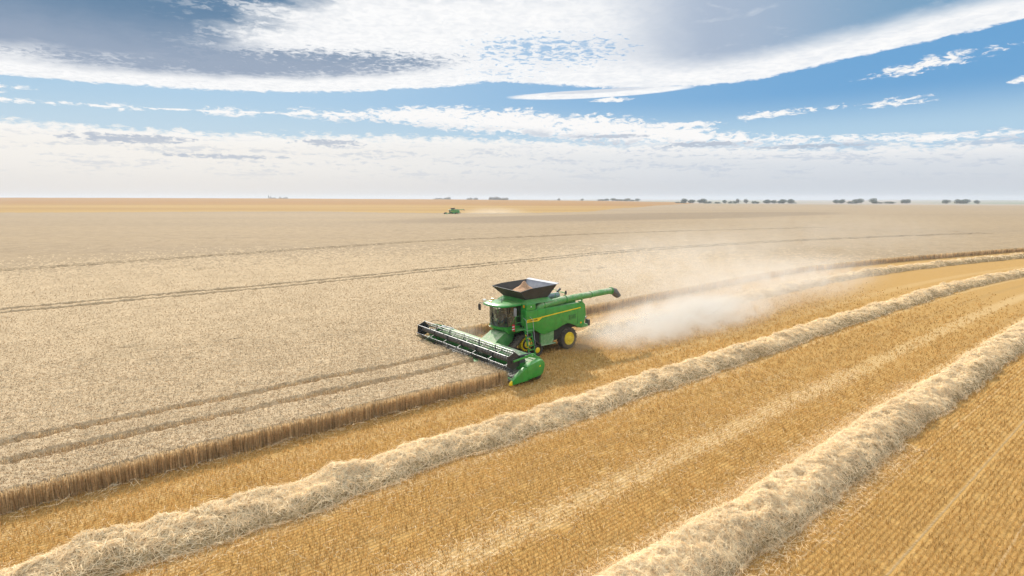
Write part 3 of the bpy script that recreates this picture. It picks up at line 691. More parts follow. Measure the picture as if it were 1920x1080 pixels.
# ------------------------------------------------------------------ the second harvester, far off
def copy_tree(o, parent=None):
    c = o.copy(); C.objects.link(c)
    if parent: c.parent = parent
    for ch in list(o.children): copy_tree(ch, c)
    return c
far = copy_tree(HARV); far.location = (-40.6, 379, -.15); far.rotation_euler = (0, 0, R(181)); 
far['label'] = 'small distant green combine harvester trailing dust at the far edge of the wheat'

# ------------------------------------------------------------------ field geometry
def vnoise(x, y, seed=0):
    xi = np.floor(x).astype(np.int64); yi = np.floor(y).astype(np.int64); fx = x - xi; fy = y - yi
    fx = fx * fx * (3 - 2 * fx); fy = fy * fy * (3 - 2 * fy)
    def h(a, b):
        n = (a * 374761393 + b * 668265263 + seed * 1442695041) & 0x7fffffff
        n = ((n ^ (n >> 13)) * 1274126177) & 0x7fffffff
        return ((n ^ (n >> 16)) & 0xffff) / 65535.0
    return (h(xi, yi) * (1 - fx) + h(xi + 1, yi) * fx) * (1 - fy) + (h(xi, yi + 1) * (1 - fx) + h(xi + 1, yi + 1) * fx) * fy
def fbm(x, y, o=3, seed=0):
    s = 0; a = 1; t_ = 0
    for k in range(o): s = s + a * vnoise(x * 2 ** k, y * 2 ** k, seed + k); t_ += a; a *= .5
    return s / t_
gx = np.arange(-700, 300, 1.0)
ker = np.exp(-np.arange(-30, 31) ** 2 / (2 * 9.0 ** 2)); ker /= ker.sum()
def smooth(pts):
    pts = sorted(pts); y = np.interp(gx, [p[0] for p in pts], [p[1] for p in pts])
    return np.convolve(np.pad(y, 30, mode='edge'), ker, mode='valid')
T3 = smooth([(-700, 190), (-250, 45), (-160, 14), (-95, -5), (-48, -11), (-17, -5), (20, 1), (60, 8), (120, 16)])
T2 = smooth([(-700, 190), (-250, 46), (-160, 17), (-106, 2), (-64, -4), (-25, -2), (0, 0), (30, 0), (120, 4)])
T0 = smooth([(-700, 190), (-250, 48), (-160, 19), (-120, 9), (-86, 1.6), (-57, -2.4), (-37, -1.4), (-19, -.4), (-5, 0), (120, 0)])
T1 = smooth([(-700, 190), (-250, 48), (-160, 19), (-120, 9.5), (-86, 3), (-60, .4), (-41, 0), (120, 0)])
def bend(x, v):
    a = [np.interp(x, gx, T) for T in (T3, T2, T0, T1)]; k = [-80, -38, -5.9, 10.5]
    v = np.clip(v, -80, 10.5); out = np.zeros(np.broadcast(x, v).shape)
    for i in range(3):
        f = np.clip((v - k[i]) / (k[i + 1] - k[i]), 0, 1); m_ = (v >= k[i]) & (v <= k[i + 1])
        out = np.where(m_, a[i] * (1 - f) + a[i + 1] * f, out)
    return out
ox, oy = ORG.x, ORG.y
def world(x, v):
    y = v + bend(x, v)
    return ox + FW[0] * x + LF[0] * y, oy + FW[1] * x + LF[1] * y
def unworld(wx, wy):
    x = (wx - ox) * FW[0] + (wy - oy) * FW[1]; y = (wx - ox) * LF[0] + (wy - oy) * LF[1]; v = y.copy()
    for _ in range(8): v = y - bend(x, v)
    return x, v
def terrain(wx, wy):
    az = np.clip(wx / np.maximum(wy, 1.0), -3, 3)
    top = np.interp(az, [-1.3, -.69, -.43, -.10, .19, .325, .5], [15.5, 13.6, 12.1, 9.4, 5.0, .8, 0])
    up = np.clip((wy - 470) / 1030, 0, 1); up = up ** 1.15
    dn = np.clip((wy - 1500) / 900, 0, 1); dn = dn * dn * (3 - 2 * dn)
    z = top * up * (1 - dn)
    r = np.hypot(wx, wy)
    z = z + (fbm(wx / 110 + 7, wy / 80, 2, 5) - .5) * .7 * np.clip((r - 70) / 100, 0, 1) * np.clip((900 - wy) / 500, 0, 1)
    z = z + (fbm(wx / 1500 + 7, wy / 1100, 2, 9) - .5) * 16 * np.clip((r - 3000) / 3000, 0, 1)
    return z
def camdist(wx, wy): return np.hypot(wx, wy)
def inview(wx, wy, m_=.11):
    """roughly inside the camera's view with a margin, so that a step aside still finds it"""
    d = wy * math.cos(R(9.08)) + 10.7 * math.sin(R(9.08)); u = np.abs(wx) / np.maximum(d, .1)
    vv = (10.7 * math.cos(R(9.08)) - wy * math.sin(R(9.08))) / np.maximum(d, .1)
    return (d > .5) & (u < .919 + m_ + 1.5 / np.maximum(wy, 1)) & (vv < .517 + m_)

# ------------------------------------------------------------------ field materials
def grained(name, c0, c1, scale, bump=.5, bscale=None, rough=.95, extra=None, transl=0.0, isl=0.0):
    m, t, b = mat(name)
    g = t.node('ShaderNodeNewGeometry'); P = g.outputs['Position']
    n = t.noise(P, scale, 4, .65); n2 = t.noise(P, scale * .07, 4, .55)
    base = t.mix(t.ss(n, .32, .68), c0, c1)
    base = t.mix(t.ss(n2, .3, .7, 0, .35), base, tuple(x * .78 for x in c0))
    if extra: base = extra(t, P, base)
    if isl:
        ri = t.m('MULTIPLY_ADD', g.outputs['Random Per Island'], 2 * isl, 1 - isl); base = t.mix(1.0, base, t.comb(ri, ri, ri), 'MULTIPLY')
    t.l.new(base, b.inputs['Base Color']); b.inputs['Roughness'].default_value = rough
    b.inputs['Specular IOR Level'].default_value = .15
    if bump:
        bp = t.node('ShaderNodeBump'); bp.inputs['Strength'].default_value = bump; bp.inputs['Distance'].default_value = .12
        t.l.new(t.noise(P, bscale or scale, 3, .7), bp.inputs['Height']); t.l.new(bp.outputs[0], b.inputs['Normal'])
    if transl:
        tr = t.node('ShaderNodeBsdfTranslucent'); t.l.new(base, tr.inputs[0]); mx = t.node('ShaderNodeMixShader'); mx.inputs[0].default_value = transl
        out = t.n['Material Output']; t.l.new(b.outputs[0], mx.inputs[1]); t.l.new(tr.outputs[0], mx.inputs[2]); t.l.new(mx.outputs[0], out.inputs[0])
    return m
def far_tone_and_shade(t, P, base):
    sp = t.node('ShaderNodeSeparateXYZ'); t.l.new(P, sp.inputs[0])
    st = t.noise(t.comb(t.mul(sp.outputs[0], .0022), t.mul(sp.outputs[1], .016)), 1.0, 5, .6)
    base = t.mix(t.ss(st, .35, .7, 0, .6), base, (.25, .185, .115))
    gr_ = t.noise(t.comb(t.mul(sp.outputs[0], .5), t.mul(sp.outputs[1], .25)), 1.0, 4, .7); base = t.mix(t.ss(gr_, .35, .65, 0, .35), base, (.46, .34, .21))
    ex = t.mul(t.sub(sp.outputs[0], 90), 1 / 170); ey = t.mul(t.sub(t.sub(sp.outputs[1], t.mul(sp.outputs[0], .55)), 285), 1 / 62)  # ellipse of the hollow beyond the crest, its shade painted into the crop colour
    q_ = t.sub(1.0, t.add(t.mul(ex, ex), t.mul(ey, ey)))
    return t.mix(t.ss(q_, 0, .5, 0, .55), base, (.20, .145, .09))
M['ear'] = grained('wheat_ears', (.68, .505, .31), (.84, .675, .46), 9.0, 0, transl=.28, isl=.08)
M['canopy'] = grained('wheat_canopy', (.41, .295, .168), (.63, .475, .295), 5.5, 1.0, 5.0)
M['canopy_far'] = grained('far_wheat_canopy', (.285, .205, .115), (.415, .30, .175), 3.2, .8, 2.4, extra=far_tone_and_shade)
M['stalk'] = grained('wheat_stalks', (.60, .42, .22), (.95, .74, .44), 14.0, 0, transl=.5, isl=.35)
M['stub'] = grained('stubble_stalks', (.51, .305, .097), (.74, .485, .185), 6.0, 0, transl=.3, isl=.3)
M['straw'] = grained('cut_straw', (.95, .715, .42), (1.0, .865, .60), 7.0, 0, transl=.25, isl=.3)
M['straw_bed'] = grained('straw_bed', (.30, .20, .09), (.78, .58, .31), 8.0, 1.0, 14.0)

def mesh_np(name, V, F, m, kind=None, attrs=None, mats=None, midx=None):
    """V (n,3), F list of index arrays, each (k,3) or (k,4)"""
    me = bpy.data.meshes.new(name); V = np.ascontiguousarray(V, np.float32)
    me.vertices.add(len(V)); me.vertices.foreach_set('co', V.ravel())
    li = np.concatenate([f.ravel() for f in F]).astype(np.int32); sz = np.concatenate([np.full(len(f), f.shape[1]) for f in F]); st = np.concatenate([[0], np.cumsum(sz)[:-1]])
    me.loops.add(len(li)); me.loops.foreach_set('vertex_index', li)
    me.polygons.add(len(sz)); me.polygons.foreach_set('loop_start', st.astype(np.int32)); me.polygons.foreach_set('loop_total', sz.astype(np.int32))
    for mm in (mats or [m]): me.materials.append(mm)
    if midx is not None: me.polygons.foreach_set('material_index', midx.astype(np.int32))
    me.update(calc_edges=True)
    for k, a in (attrs or {}).items():
        at = me.attributes.new(k, 'FLOAT', 'POINT'); at.data.foreach_set('value', np.ascontiguousarray(a, np.float32))
    me.validate()
    o = bpy.data.objects.new(name, me); C.objects.link(o)
    if kind: o['kind'] = kind
    return o
class Acc:
    def __init__(s): s.V = []; s.F = []; s.M = []; s.n = 0
    def add(s, V, F, mi=0):
        s.V.append(V.reshape(-1, 3)); s.F.append(F + s.n); s.M.append(np.full(len(F), mi)); s.n += len(V.reshape(-1, 3))
    def done(s, name, mats, kind=None): return mesh_np(name, np.concatenate(s.V), s.F, None, kind, mats=mats, midx=np.concatenate(s.M))
def grid_faces(nx, ny):
    i, j = np.meshgrid(np.arange(nx - 1), np.arange(ny - 1), indexing='ij'); a = (i * ny + j).ravel()
    return np.stack([a, a + ny, a + ny + 1, a + 1], 1)
def spindles(P, D, L, w):
    """slim three-sided spindles: base P, unit direction D, length L, width w"""
    n = len(P); h = np.where(np.abs(D[:, 2:3]) < .9, [[0, 0, 1.0]], [[1.0, 0, 0]]); U = np.cross(D, h); U /= np.linalg.norm(U, axis=1, keepdims=True); Wv = np.cross(D, U)
    w = w[:, None]; mid = P + D * (L * .42)[:, None]
    V = np.stack([P, mid + U * w, mid + (-.5 * U + .87 * Wv) * w, mid + (-.5 * U - .87 * Wv) * w, P + D * L[:, None]], 1)
    o = (np.arange(n) * 5)[:, None]
    F = np.concatenate([o + np.array([[0, 2, 1]]), o + np.array([[0, 3, 2]]), o + np.array([[0, 1, 3]]), o + np.array([[1, 2, 4]]), o + np.array([[2, 3, 4]]), o + np.array([[3, 1, 4]])])
    return V, F
def blades(P, D, L, w, taper=.6, side=None):
    n = len(P)
    if side is None:
        a = rng.uniform(0, PI, n); side = np.stack([np.cos(a), np.sin(a), 0 * a], 1)
    s_ = side * (w / 2)[:, None]; T = P + D * L[:, None]
    V = np.stack([P - s_, P + s_, T + s_ * taper, T - s_ * taper], 1); return V, (np.arange(n) * 4)[:, None] + np.array([[0, 1, 2, 3]])
def lean(n, k):
    a = rng.uniform(0, 2 * PI, n); r = np.abs(rng.normal(0, k, n)); D = np.stack([np.cos(a) * r, np.sin(a) * r, np.ones(n)], 1); return D / np.linalg.norm(D, axis=1, keepdims=True)

# outer edge of the standing wheat, world x, y
OUT = np.array([(-3000, 330), (-1200, 360), (-385, 423), (-301, 440), (-157, 458), (-90, 420), (-52, 398), (15, 400), (58, 440), (150, 662), (250, 900), (379, 1177), (541, 1080), (656, 985), (802, 900), (1500, 700), (4000, 300)], float)
def in_crop(wx, wy):
    x, v = unworld(wx, wy)
    edge = np.where(x > 4.4, 4.9, -5.9)
    a = np.degrees(np.arctan2(OUT[:, 0], OUT[:, 1])); rr = np.hypot(OUT[:, 0], OUT[:, 1])
    lim = np.interp(np.degrees(np.arctan2(wx, wy)), a, rr)
    return (v < edge) & (np.hypot(wx, wy) < lim) & (np.abs(np.degrees(np.arctan2(wx, wy))) < 80), lim

# ------------------------------------------------------------------ the ground, one sheet to the horizon
rr = np.concatenate([[0.0], np.geomspace(2, 9000, 230)]); aa = np.radians(np.concatenate([np.arange(-180, -60, 6), np.arange(-60, 60, .75), np.arange(60, 180, 6)])); na = len(aa)
RR, AA = np.meshgrid(rr[1:], aa, indexing='ij'); gxw, gyw = RR * np.sin(AA), RR * np.cos(AA); gz = terrain(gxw, gyw)
V = np.concatenate([[[0, 0, 0]], np.stack([gxw, gyw, gz], -1).reshape(-1, 3)])
i, j = np.meshgrid(np.arange(len(rr) - 2), np.arange(na), indexing='ij'); a_ = 1 + i * na + j; b_ = 1 + i * na + (j + 1) % na
F1 = np.stack([a_, a_ + na, b_ + na, b_], -1).reshape(-1, 4); k = np.arange(na); F0 = np.stack([0 * k, 1 + k, 1 + (k + 1) % na], 1)
fx_, fv_ = unworld(V[:, 0], V[:, 1])
m, t, bs = mat('field_ground')
at = lambda n_: (lambda nd: nd.outputs['Fac'])(t.node('ShaderNodeAttribute', attribute_name=n_))
av, ax_, ag = at('row_v'), at('row_x'), at('far')
P = t.node('ShaderNodeNewGeometry').outputs['Position']
n1 = t.noise(P, 9.0, 5, .7); n2 = t.noise(P, .5, 4, .6); n3 = t.noise(P, 2.2, 4, .6)
row = t.m('SINE', t.mul(t.add(av, t.mul(t.sub(n3, .5), .05)), 2 * PI / .165))
soil = t.mix(t.ss(n1, .3, .7), (.34, .20, .065), (.54, .335, .125))
soil = t.mix(t.mul(t.ss(row, .1, 1.0), .55), soil, (.54, .31, .085))
soil = t.mix(t.ss(n2, .3, .75, 0, .4), soil, (.46, .265, .075))
def band(v0, w, amt, c, seed_n, base):
    d = t.m('ABSOLUTE', t.sub(t.add(av, t.mul(t.sub(seed_n, .5), w * 1.3)), v0))
    return t.mix(t.mul(t.ss(d, w, w * .25), t.mul(t.ss(n1, .25, .7), amt)), base, c)
chaff = (.74, .56, .31)
soil = band(16.6, .95, .5, chaff, n3, soil); soil = band(6.6, .8, .25, chaff, n3, soil)
soil = band(19.75, .5, .8, chaff, n3, soil); soil = band(9.0, .4, .4, chaff, n3, soil); soil = band(11.7, .4, .35, chaff, n3, soil)
for v0 in (14.0, 14.2 + 4.8): soil = band(v0, .5, .5, (.36, .23, .09), n3, soil)
for v0 in (23.0, 24.9, 26.8): soil = band(v0, .05, .5, (.58, .44, .28), n3, soil)
sx = t.node('ShaderNodeSeparateXYZ'); t.l.new(P, sx.inputs[0])
stre = t.noise(t.comb(t.mul(sx.outputs[0], .0012), t.mul(sx.outputs[1], .012)), 1.0, 5, .6)
gold = t.mix(t.ss(sx.outputs[1], 620, 900), (.42, .265, .085), (.345, .18, .048)); gold = t.mix(t.ss(stre, .35, .7, 0, .5), gold, (.29, .15, .042))
pn = t.noise(t.comb(t.mul(sx.outputs[0], .0009), t.mul(sx.outputs[1], .0026)), 1.0, 2, .5)
fl_ = t.mix(t.ss(pn, .46, .50), (.36, .30, .24), (.22, .25, .17)); fl_ = t.mix(t.ss(pn, .55, .58), fl_, (.42, .33, .26))
colr = t.mix(t.ss(ag, .5, 1.0), t.mix(t.ss(ag, 0, .5), soil, gold), fl_)
t.l.new(colr, bs.inputs['Base Color']); bs.inputs['Roughness'].default_value = .95; bs.inputs['Specular IOR Level'].default_value = .1
bp = t.node('ShaderNodeBump'); bp.inputs['Strength'].default_value = .8; bp.inputs['Distance'].default_value = .06
t.l.new(t.add(n1, t.mul(row, .25)), bp.inputs['Height']); t.l.new(bp.outputs[0], bs.inputs['Normal'])
M['ground'] = m
inside, lim = in_crop(V[:, 0], V[:, 1]); rw = np.hypot(V[:, 0], V[:, 1]); azd = V[:, 0] / np.maximum(V[:, 1], 1)
farv = np.where(rw > lim * .985, .5, np.where((fv_ > 40) | (rw > 280), np.clip((rw - 200) / 100, 0, .5), 0)); ridge = np.interp(azd, [-2, .30, .34, 2], [1500, 1500, 1100, 850])
farv = np.where(V[:, 1] > ridge * 1.03, 1.0, farv); farv = np.where((azd > .335) & (rw > lim * 1.02), 1.0, farv)
gr = mesh_np('ground', V, [F1, F0], M['ground'], 'structure', {'row_v': fv_, 'row_x': fx_, 'far': farv}); gr.data.shade_smooth()

# ------------------------------------------------------------------ standing wheat: canopy, ears, stalks of the cut faces
W_ = Acc(); TR = [-.7, 1.7]
dips = [(-9.5, -23.0, 1.5, .45), (-9.9, -25.7, .9, .3), (8.6, -60.5, 2.5, .8), (10.4, -59.8, 1.2, .5), (-36.2, -24.0, 2.0, .6), (-33, -23.0, 1.2, .4), (21.2, -15.7, .8, .3)]
def canopy_z(x, v, wx, wy, amp=1.0, trams=(TR[0], TR[1], -39.1, -36.9, -81.1, -78.9)):
    d = camdist(wx, wy)
    z = .745 + amp * ((fbm(wx / .19, wy / .19, 2, 3) - .5) * .20 + (fbm(wx / .8, wy / .8, 2, 4) - .5) * .09) + (fbm(wx / 6, wy / 4, 2, 8) - .5) * .07
    for tv in trams:
        q = np.abs(v + (vnoise(x / 1.7, v * 0, 21) - .5) * .16 - tv); hw_ = .21 if abs(tv) < 10 else (.27 if abs(tv) < 50 else .16); z = np.where(q < hw_, (.06 if abs(tv) < 50 else .5) + .15 * vnoise(x / .3, v / .2, 4), np.where(q < hw_ + .13, z * .72, z))
    for dxx, dv, rx, rv in dips: z = z - .55 * np.exp(-(((x - dxx) / rx) ** 2 + ((v - dv) / rv) ** 2) ** 2) * (vnoise(x / .5, v / .3, 6) > .25)
    return z
# 1: fine patch in front of the header
xs = np.arange(4.5, 33, .12); vs_ = np.arange(4.62, -13.9, -.12); X, Vv = np.meshgrid(xs, vs_, indexing='ij'); wx, wy = world(X, Vv)
z = canopy_z(X, Vv, wx, wy); z = z.copy(); z[0, Vv[0] > -5.95] = 0; z[:, 0] = .0
W_.add(np.stack([wx, wy, z], -1), grid_faces(*X.shape))
# 2: the rest out to 120 m
vl = [-5.9 - .28, -5.9 - .30]; v_ = -6.3
while v_ > -128:
    vl.append(v_); v_ -= .16 + min(.9, (-v_ - 6) * .009) if not any(abs(v_ - c) < .5 for c in (-39.1, -36.9, -81.1, -78.9)) else .14
xs = np.concatenate([np.arange(90, 33, -1.0), np.arange(33, -60, -.30), np.arange(-60, -190, -.8)]); X, Vv = np.meshgrid(xs, np.array(vl), indexing='ij'); wx, wy = world(X, Vv)
z = canopy_z(X, Vv, wx, wy) + terrain(wx, wy); z[:, 0] = 0
F = grid_faces(*X.shape); fxm = X.ravel()[F[:, 0]]; fvm = Vv.ravel()[F[:, 0]]
ok, lim = in_crop(wx.ravel()[F[:, 0]], wy.ravel()[F[:, 0]])
keep = ~((fxm > 5.1) & (fxm < 32.6) & (fvm > -13.6)) & (camdist(wx.ravel()[F[:, 0]], wy.ravel()[F[:, 0]]) < lim)
dq = camdist(wx.ravel()[F[:, 0]], wy.ravel()[F[:, 0]])[keep] + rng.normal(0, 14, keep.sum())
Fk = F[keep]; W_.add(np.stack([wx, wy, z], -1), Fk[dq < 105]); W_.F.append(Fk[dq >= 105] + W_.n - wx.size); W_.M.append(np.full((dq >= 105).sum(), 1))
# 3: beyond that, ring by ring to the far edge
ra = np.geomspace(70, 1250, 150); az = np.radians(np.arange(-62, 62, .25)); RR, AA = np.meshgrid(ra, az, indexing='ij'); wx, wy = RR * np.sin(AA), RR * np.cos(AA)
ok, lim = in_crop(wx, wy); lim = lim + (fbm(np.degrees(AA) / .6, AA * 0, 2, 2) - .5) * 6
q = np.minimum(RR, lim); wx, wy = q * np.sin(AA), q * np.cos(AA); x_, v_2 = unworld(wx.ravel(), wy.ravel()); x_ = x_.reshape(wx.shape); v_2 = v_2.reshape(wx.shape)
z = .72 + (fbm(wx / 1.4, wy / 1.4, 2, 3) - .5) * .22 + terrain(wx, wy); z = np.where(RR >= lim, terrain(wx, wy) + .0, z)
for tv in (-120, -160, -200, -240, -280):
    for s_ in (-1.1, 1.1): z = z - .0
F = grid_faces(*wx.shape); c_ = F[:, 0]; RRf, limf = RR.ravel(), lim.ravel(); xf, vf = x_.ravel(), v_2.ravel()
keep = (vf[F].max(1) < -6.2) & (RRf[c_] < limf[c_]) & ((vf[c_] < -124) | (xf[c_] > 87) | (xf[c_] < -186))
W_.add(np.stack([wx, wy, z], -1), F[keep], 1)
# ears over the nearer canopy
def ears(n, rmin, rmax, size):
    """as many per patch of view near and far: fewer and coarser with distance"""
    r = rmin * (rmax / rmin) ** rng.random(n); a = np.radians(rng.uniform(-50, 50, n)); wx, wy = r * np.sin(a), r * np.cos(a)
    x, v = unworld(wx, wy); okc, lim = in_crop(wx, wy)
    k = okc & inview(wx, wy) & ((x > 4.55) | (v < -5.95)) & (rng.random(n) < np.clip((rmax - r) / (rmax * .8), 0, 1) + .0)
    for tv in TR + [-39.1, -36.9, -81.1, -78.9]: k &= np.abs(v - tv + (vnoise(x / 1.7, v * 0, 21) - .5) * .16) > (.27 if abs(tv) < 10 else (.28 + .002 * r if abs(tv) < 50 else .05))
    for dxx, dv, rx, rv in dips: k &= (((x - dxx) / rx) ** 2 + ((v - dv) / rv) ** 2 > .9) | (rng.random(n) < .1)
    x, v, wx, wy, r = x[k], v[k], wx[k], wy[k], r[k]; n = len(x); z = np.where(v > 4.55, .72, canopy_z(x, v, wx, wy, 1.0, ())) + terrain(wx, wy) - .03 + rng.normal(0, .03, n)
    D = lean(n, .75); D[:, 2] *= np.where(rng.random(n) < .3, -.4, 1.0); D /= np.linalg.norm(D, axis=1, keepdims=True); g_ = np.maximum(1, r / 30) ** .45
    V, F = spindles(np.stack([wx, wy, z + .02], 1), D, rng.uniform(.8, 1.25, n) * size[0] * g_, rng.uniform(.75, 1.3, n) * size[1] * g_); W_.add(V, F, 2)
    return n
ne = ears(430000, 19, 125, (.10, .0155))
# stalks on the cut faces and on the far side of the wheel tracks
def face_stalks(x0, x1, v0, depth, per_m, w, top=.80, sgn=-1):
    n = int((x1 - x0) * per_m); x = rng.uniform(x0, x1, n); v = v0 + sgn * depth * rng.random(n) ** 1.4 + (fbm(x / .35, x * 0, 2, 31) - .5) * .16; wx, wy = world(x, v)
    k = inview(wx, wy); x, v, wx, wy = x[k], v[k], wx[k], wy[k]; n = len(x)
    V, F = blades(np.stack([wx, wy, terrain(wx, wy) * 0], 1), lean(n, .07), rng.uniform(.80, 1.08, n) * top, np.full(n, w) * rng.uniform(.7, 1.4, n), .8); W_.add(V, F, 3)
face_stalks(4.6, 33, 4.9, .30, 300, .017)
face_stalks(4.6, 5.1, 4.9, 1.0, 500, .012)
for tv in TR: face_stalks(4.8, 33, tv - .25, .12, 90, .012, .72)
face_stalks(-30, 4.0, -5.9, .35, 170, .022); face_stalks(-90, -30, -5.9, .4, 70, .045); face_stalks(-190, -90, -5.9, .4, 30, .09)
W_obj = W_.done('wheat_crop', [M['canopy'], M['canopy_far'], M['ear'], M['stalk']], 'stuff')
tag(W_obj, 'pale ripe wheat standing in front of and beyond the harvester', 'wheat')

# ------------------------------------------------------------------ stubble in drilled rows
SB = Acc()
def stubble(v0, v1, x0, x1, step, dmax, nb, hgt, w, rows=.165):
    vr = np.arange(math.ceil(v0 / rows) * rows, v1, rows); xr = np.arange(x0, x1, step); X, Vv = np.meshgrid(xr, vr, indexing='ij'); X = X.ravel() + rng.uniform(-.5, .5, X.size) * step; Vv = Vv.ravel()
    wx, wy = world(X, Vv); d = camdist(wx, wy); k = (d <= dmax) & inview(wx, wy) & ~((X > 2.4) & (Vv < 4.95)) & (Vv > -5.8) & ~((X > -5) & (Vv < 2.2) & (Vv > -2.2) & (X > 0))
    k &= rng.random(len(d)) < np.clip(22 / d, 0, 1) ** 1.7 * np.clip((dmax - d) / (dmax * .35), 0, 1)
    k &= fbm(X / .5, Vv / .5, 2, 41) > .22
    for c, hw in ((10.2, .8), (21.05, .8)): k &= np.abs(Vv - c) > hw
    k &= ~((np.abs(Vv) < .7) & (X < -7)); k &= ~((np.abs(Vv - 16.6) < .55) & (rng.random(len(k)) < .4))
    for c in (23.0, 24.9, 26.8): k &= np.abs(Vv - c) > .06
    X, Vv, d = X[k], Vv[k], d[k]; X = np.repeat(X, nb) + rng.normal(0, step * .8, len(X) * nb); Vv = np.repeat(Vv, nb) + rng.normal(0, .032, len(Vv) * nb); g_ = np.maximum(1, np.repeat(d, nb) / 22)
    wx, wy = world(X, Vv); n = len(X)
    V, F = blades(np.stack([wx, wy, np.zeros(n)], 1), lean(n, .55), rng.uniform(.5, 1.3, n) * hgt, rng.uniform(.7, 1.5, n) * w * g_ ** .8, .7); SB.add(V, F, 0); return n
ns = stubble(-5.8, 30, -75, 34, .085, 85, 3, .13, .019)
# loose straw lying about, thickest beside the swaths and on the chaff strips
def arcs(P, H, L, w, lift, N=None):
    """thin straws of three segments, P middle points, H headings, gently bowed"""
    n = len(P); T = np.stack([np.cos(H), np.sin(H), rng.normal(0, .28, n)], 1); T /= np.linalg.norm(T, axis=1, keepdims=True)
    if N is not None: T = T - N * (T * N).sum(1, keepdims=True) * .85; T /= np.linalg.norm(T, axis=1, keepdims=True)
    B = np.stack([-np.sin(H), np.cos(H), 0 * H], 1); kk = rng.normal(0, .20, n)
    pts = []
    for s_ in (-.5, -.17, .17, .5): pts.append(P + T * (L * s_)[:, None] + B * (kk * L * (s_ * s_ - .1))[:, None] + np.array([[0, 0, 1.0]]) * (lift * (.25 - s_ * s_) * 2)[:, None])
    rr_ = rng.uniform(0, PI, n); S_ = B * np.cos(rr_)[:, None] + np.array([[0, 0, 1.0]]) * np.sin(rr_)[:, None]; S_ = S_ * (w / 2)[:, None]
    if N is not None:
        Np = N + rng.normal(0, .35, (n, 3)); S_ = np.cross(T, Np); S_ /= np.linalg.norm(S_, axis=1, keepdims=True); S_ = S_ * (w / 2)[:, None]
    V = np.stack([q_ + e * S_ for q_ in pts for e in (-1, 1)], 1); o = (np.arange(n) * 8)[:, None]
    return V, np.concatenate([o + np.array([[a, a + 1, a + 3, a + 2]]) for a in (0, 2, 4)])
def loose(v0, sd_, x0, x1, n, L=.28, w=.008):
    x = rng.uniform(x0, x1, n); v = v0 + rng.normal(0, sd_, n); wx, wy = world(x, v); k = inview(wx, wy); wx, wy = wx[k], wy[k]; n = len(wx)
    P = np.stack([wx, wy, rng.uniform(.03, .15, n)], 1); V, F = arcs(P, rng.uniform(0, 2 * PI, n), rng.uniform(.4, 1.3, n) * L, np.full(n, w), rng.uniform(0, .05, n)); SB.add(V, F, 1)
loose(16.6, .6, -14, 18, 3200); loose(19.9, .4, -14, 16, 6000); loose(9.0, .4, -10, 34, 2500); loose(11.6, .5, -10, 34, 2500); loose(22.4, .4, -4, 12, 2500)
loose(7, 2.5, -8, 34, 2600); loose(14, 2.5, -10, 25, 3000); loose(5.15, .2, 5, 32, 500, .55, .01)
o = SB.done('stubble', [M['stub'], M['straw']], 'stuff'); tag(o, 'golden cut stubble in drilled rows between the swaths of straw', 'stubble')

# ------------------------------------------------------------------ the swaths of straw
def swath(vc, hw, hgt, segs, strands, label, seed, start=None):
    A_ = Acc()
    def top(x, u):
        env = 1.0 if start is None else np.clip((start - x) / 2.5, 0.02, 1)
        base = np.clip(1 - np.abs(u) ** 2.3, 0, 1) ** .75
        wx = x; lump = (fbm(x / .8, u * 1.6, 3, seed) - .5) * 1.0 + (fbm(x / .25, u * 4, 2, seed + 9) - .5) * .45
        return (hgt * (.86 + .5 * (fbm(x / 2.4, u * 0, 2, seed + 3) - .5)) * base * (1 + lump) + .02 + (base > 0) * .02) * env
    def pos(x, u):
        wob = (fbm(x / 3.1, x * 0, 2, seed + 5) - .5) * .5; ww = hw * (1 + (fbm(x / 1.1, np.sign(u) * 3.3, 2, seed + 6) - .5) * .35)
        wx, wy = world(x, vc + wob + u * ww); return wx, wy
    for x0, x1, st, nu in segs:
        X, U = np.meshgrid(np.arange(x0, x1 + st, st), np.linspace(-1, 1, nu), indexing='ij'); wx, wy = pos(X, U); z = top(X, U); z[:, 0] = z[:, -1] = -.02
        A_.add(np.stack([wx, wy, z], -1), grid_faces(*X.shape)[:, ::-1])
    for x0, x1, n, L, w in strands:
        x = rng.uniform(x0, x1, n); u = np.clip(rng.normal(0, .55, n), -1.12, 1.12); wx, wy = pos(x, u); k = inview(wx, wy, .12); x, u, wx, wy = x[k], u[k], wx[k], wy[k]; n = len(x)
        z = top(x, np.clip(u, -1, 1)) + np.abs(rng.normal(0, .04, n)); H = rng.normal(0, .9, n) + 6.3 * fbm(x / 1.1, u * 1.2, 2, seed + 12)
        uc = np.clip(u, -.97, .97); e_ = .05; zx = (top(x + e_, uc) - top(x - e_, uc)) / (2 * e_); zv = (top(x, uc + .03) - top(x, uc - .03)) / (.06 * hw)
        N = np.stack([-zx * FW[0] - zv * LF[0], -zx * FW[1] - zv * LF[1], np.ones(n)], 1); N /= np.linalg.norm(N, axis=1, keepdims=True)
        V, F = arcs(np.stack([wx, wy, z], 1), H, rng.uniform(.45, 1.3, n) * L, rng.uniform(.6, 1.5, n) * w, rng.uniform(0, .14, n) * (L / .4), N); A_.add(V, F, 1)
    o = A_.done('straw_swath', [M['straw_bed'], M['straw']]); tag(o, label, 'straw swath', 'swaths of cut straw')
    return o
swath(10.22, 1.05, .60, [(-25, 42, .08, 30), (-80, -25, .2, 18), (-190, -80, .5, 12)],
      [(5, 30, 36000, .40, .0095), (-25, 5, 24000, .45, .014), (-80, -25, 12000, .55, .021), (-190, -80, 2500, .9, .06)], 'middle swath of straw, the long one running from the lower left corner past the harvester', 50)
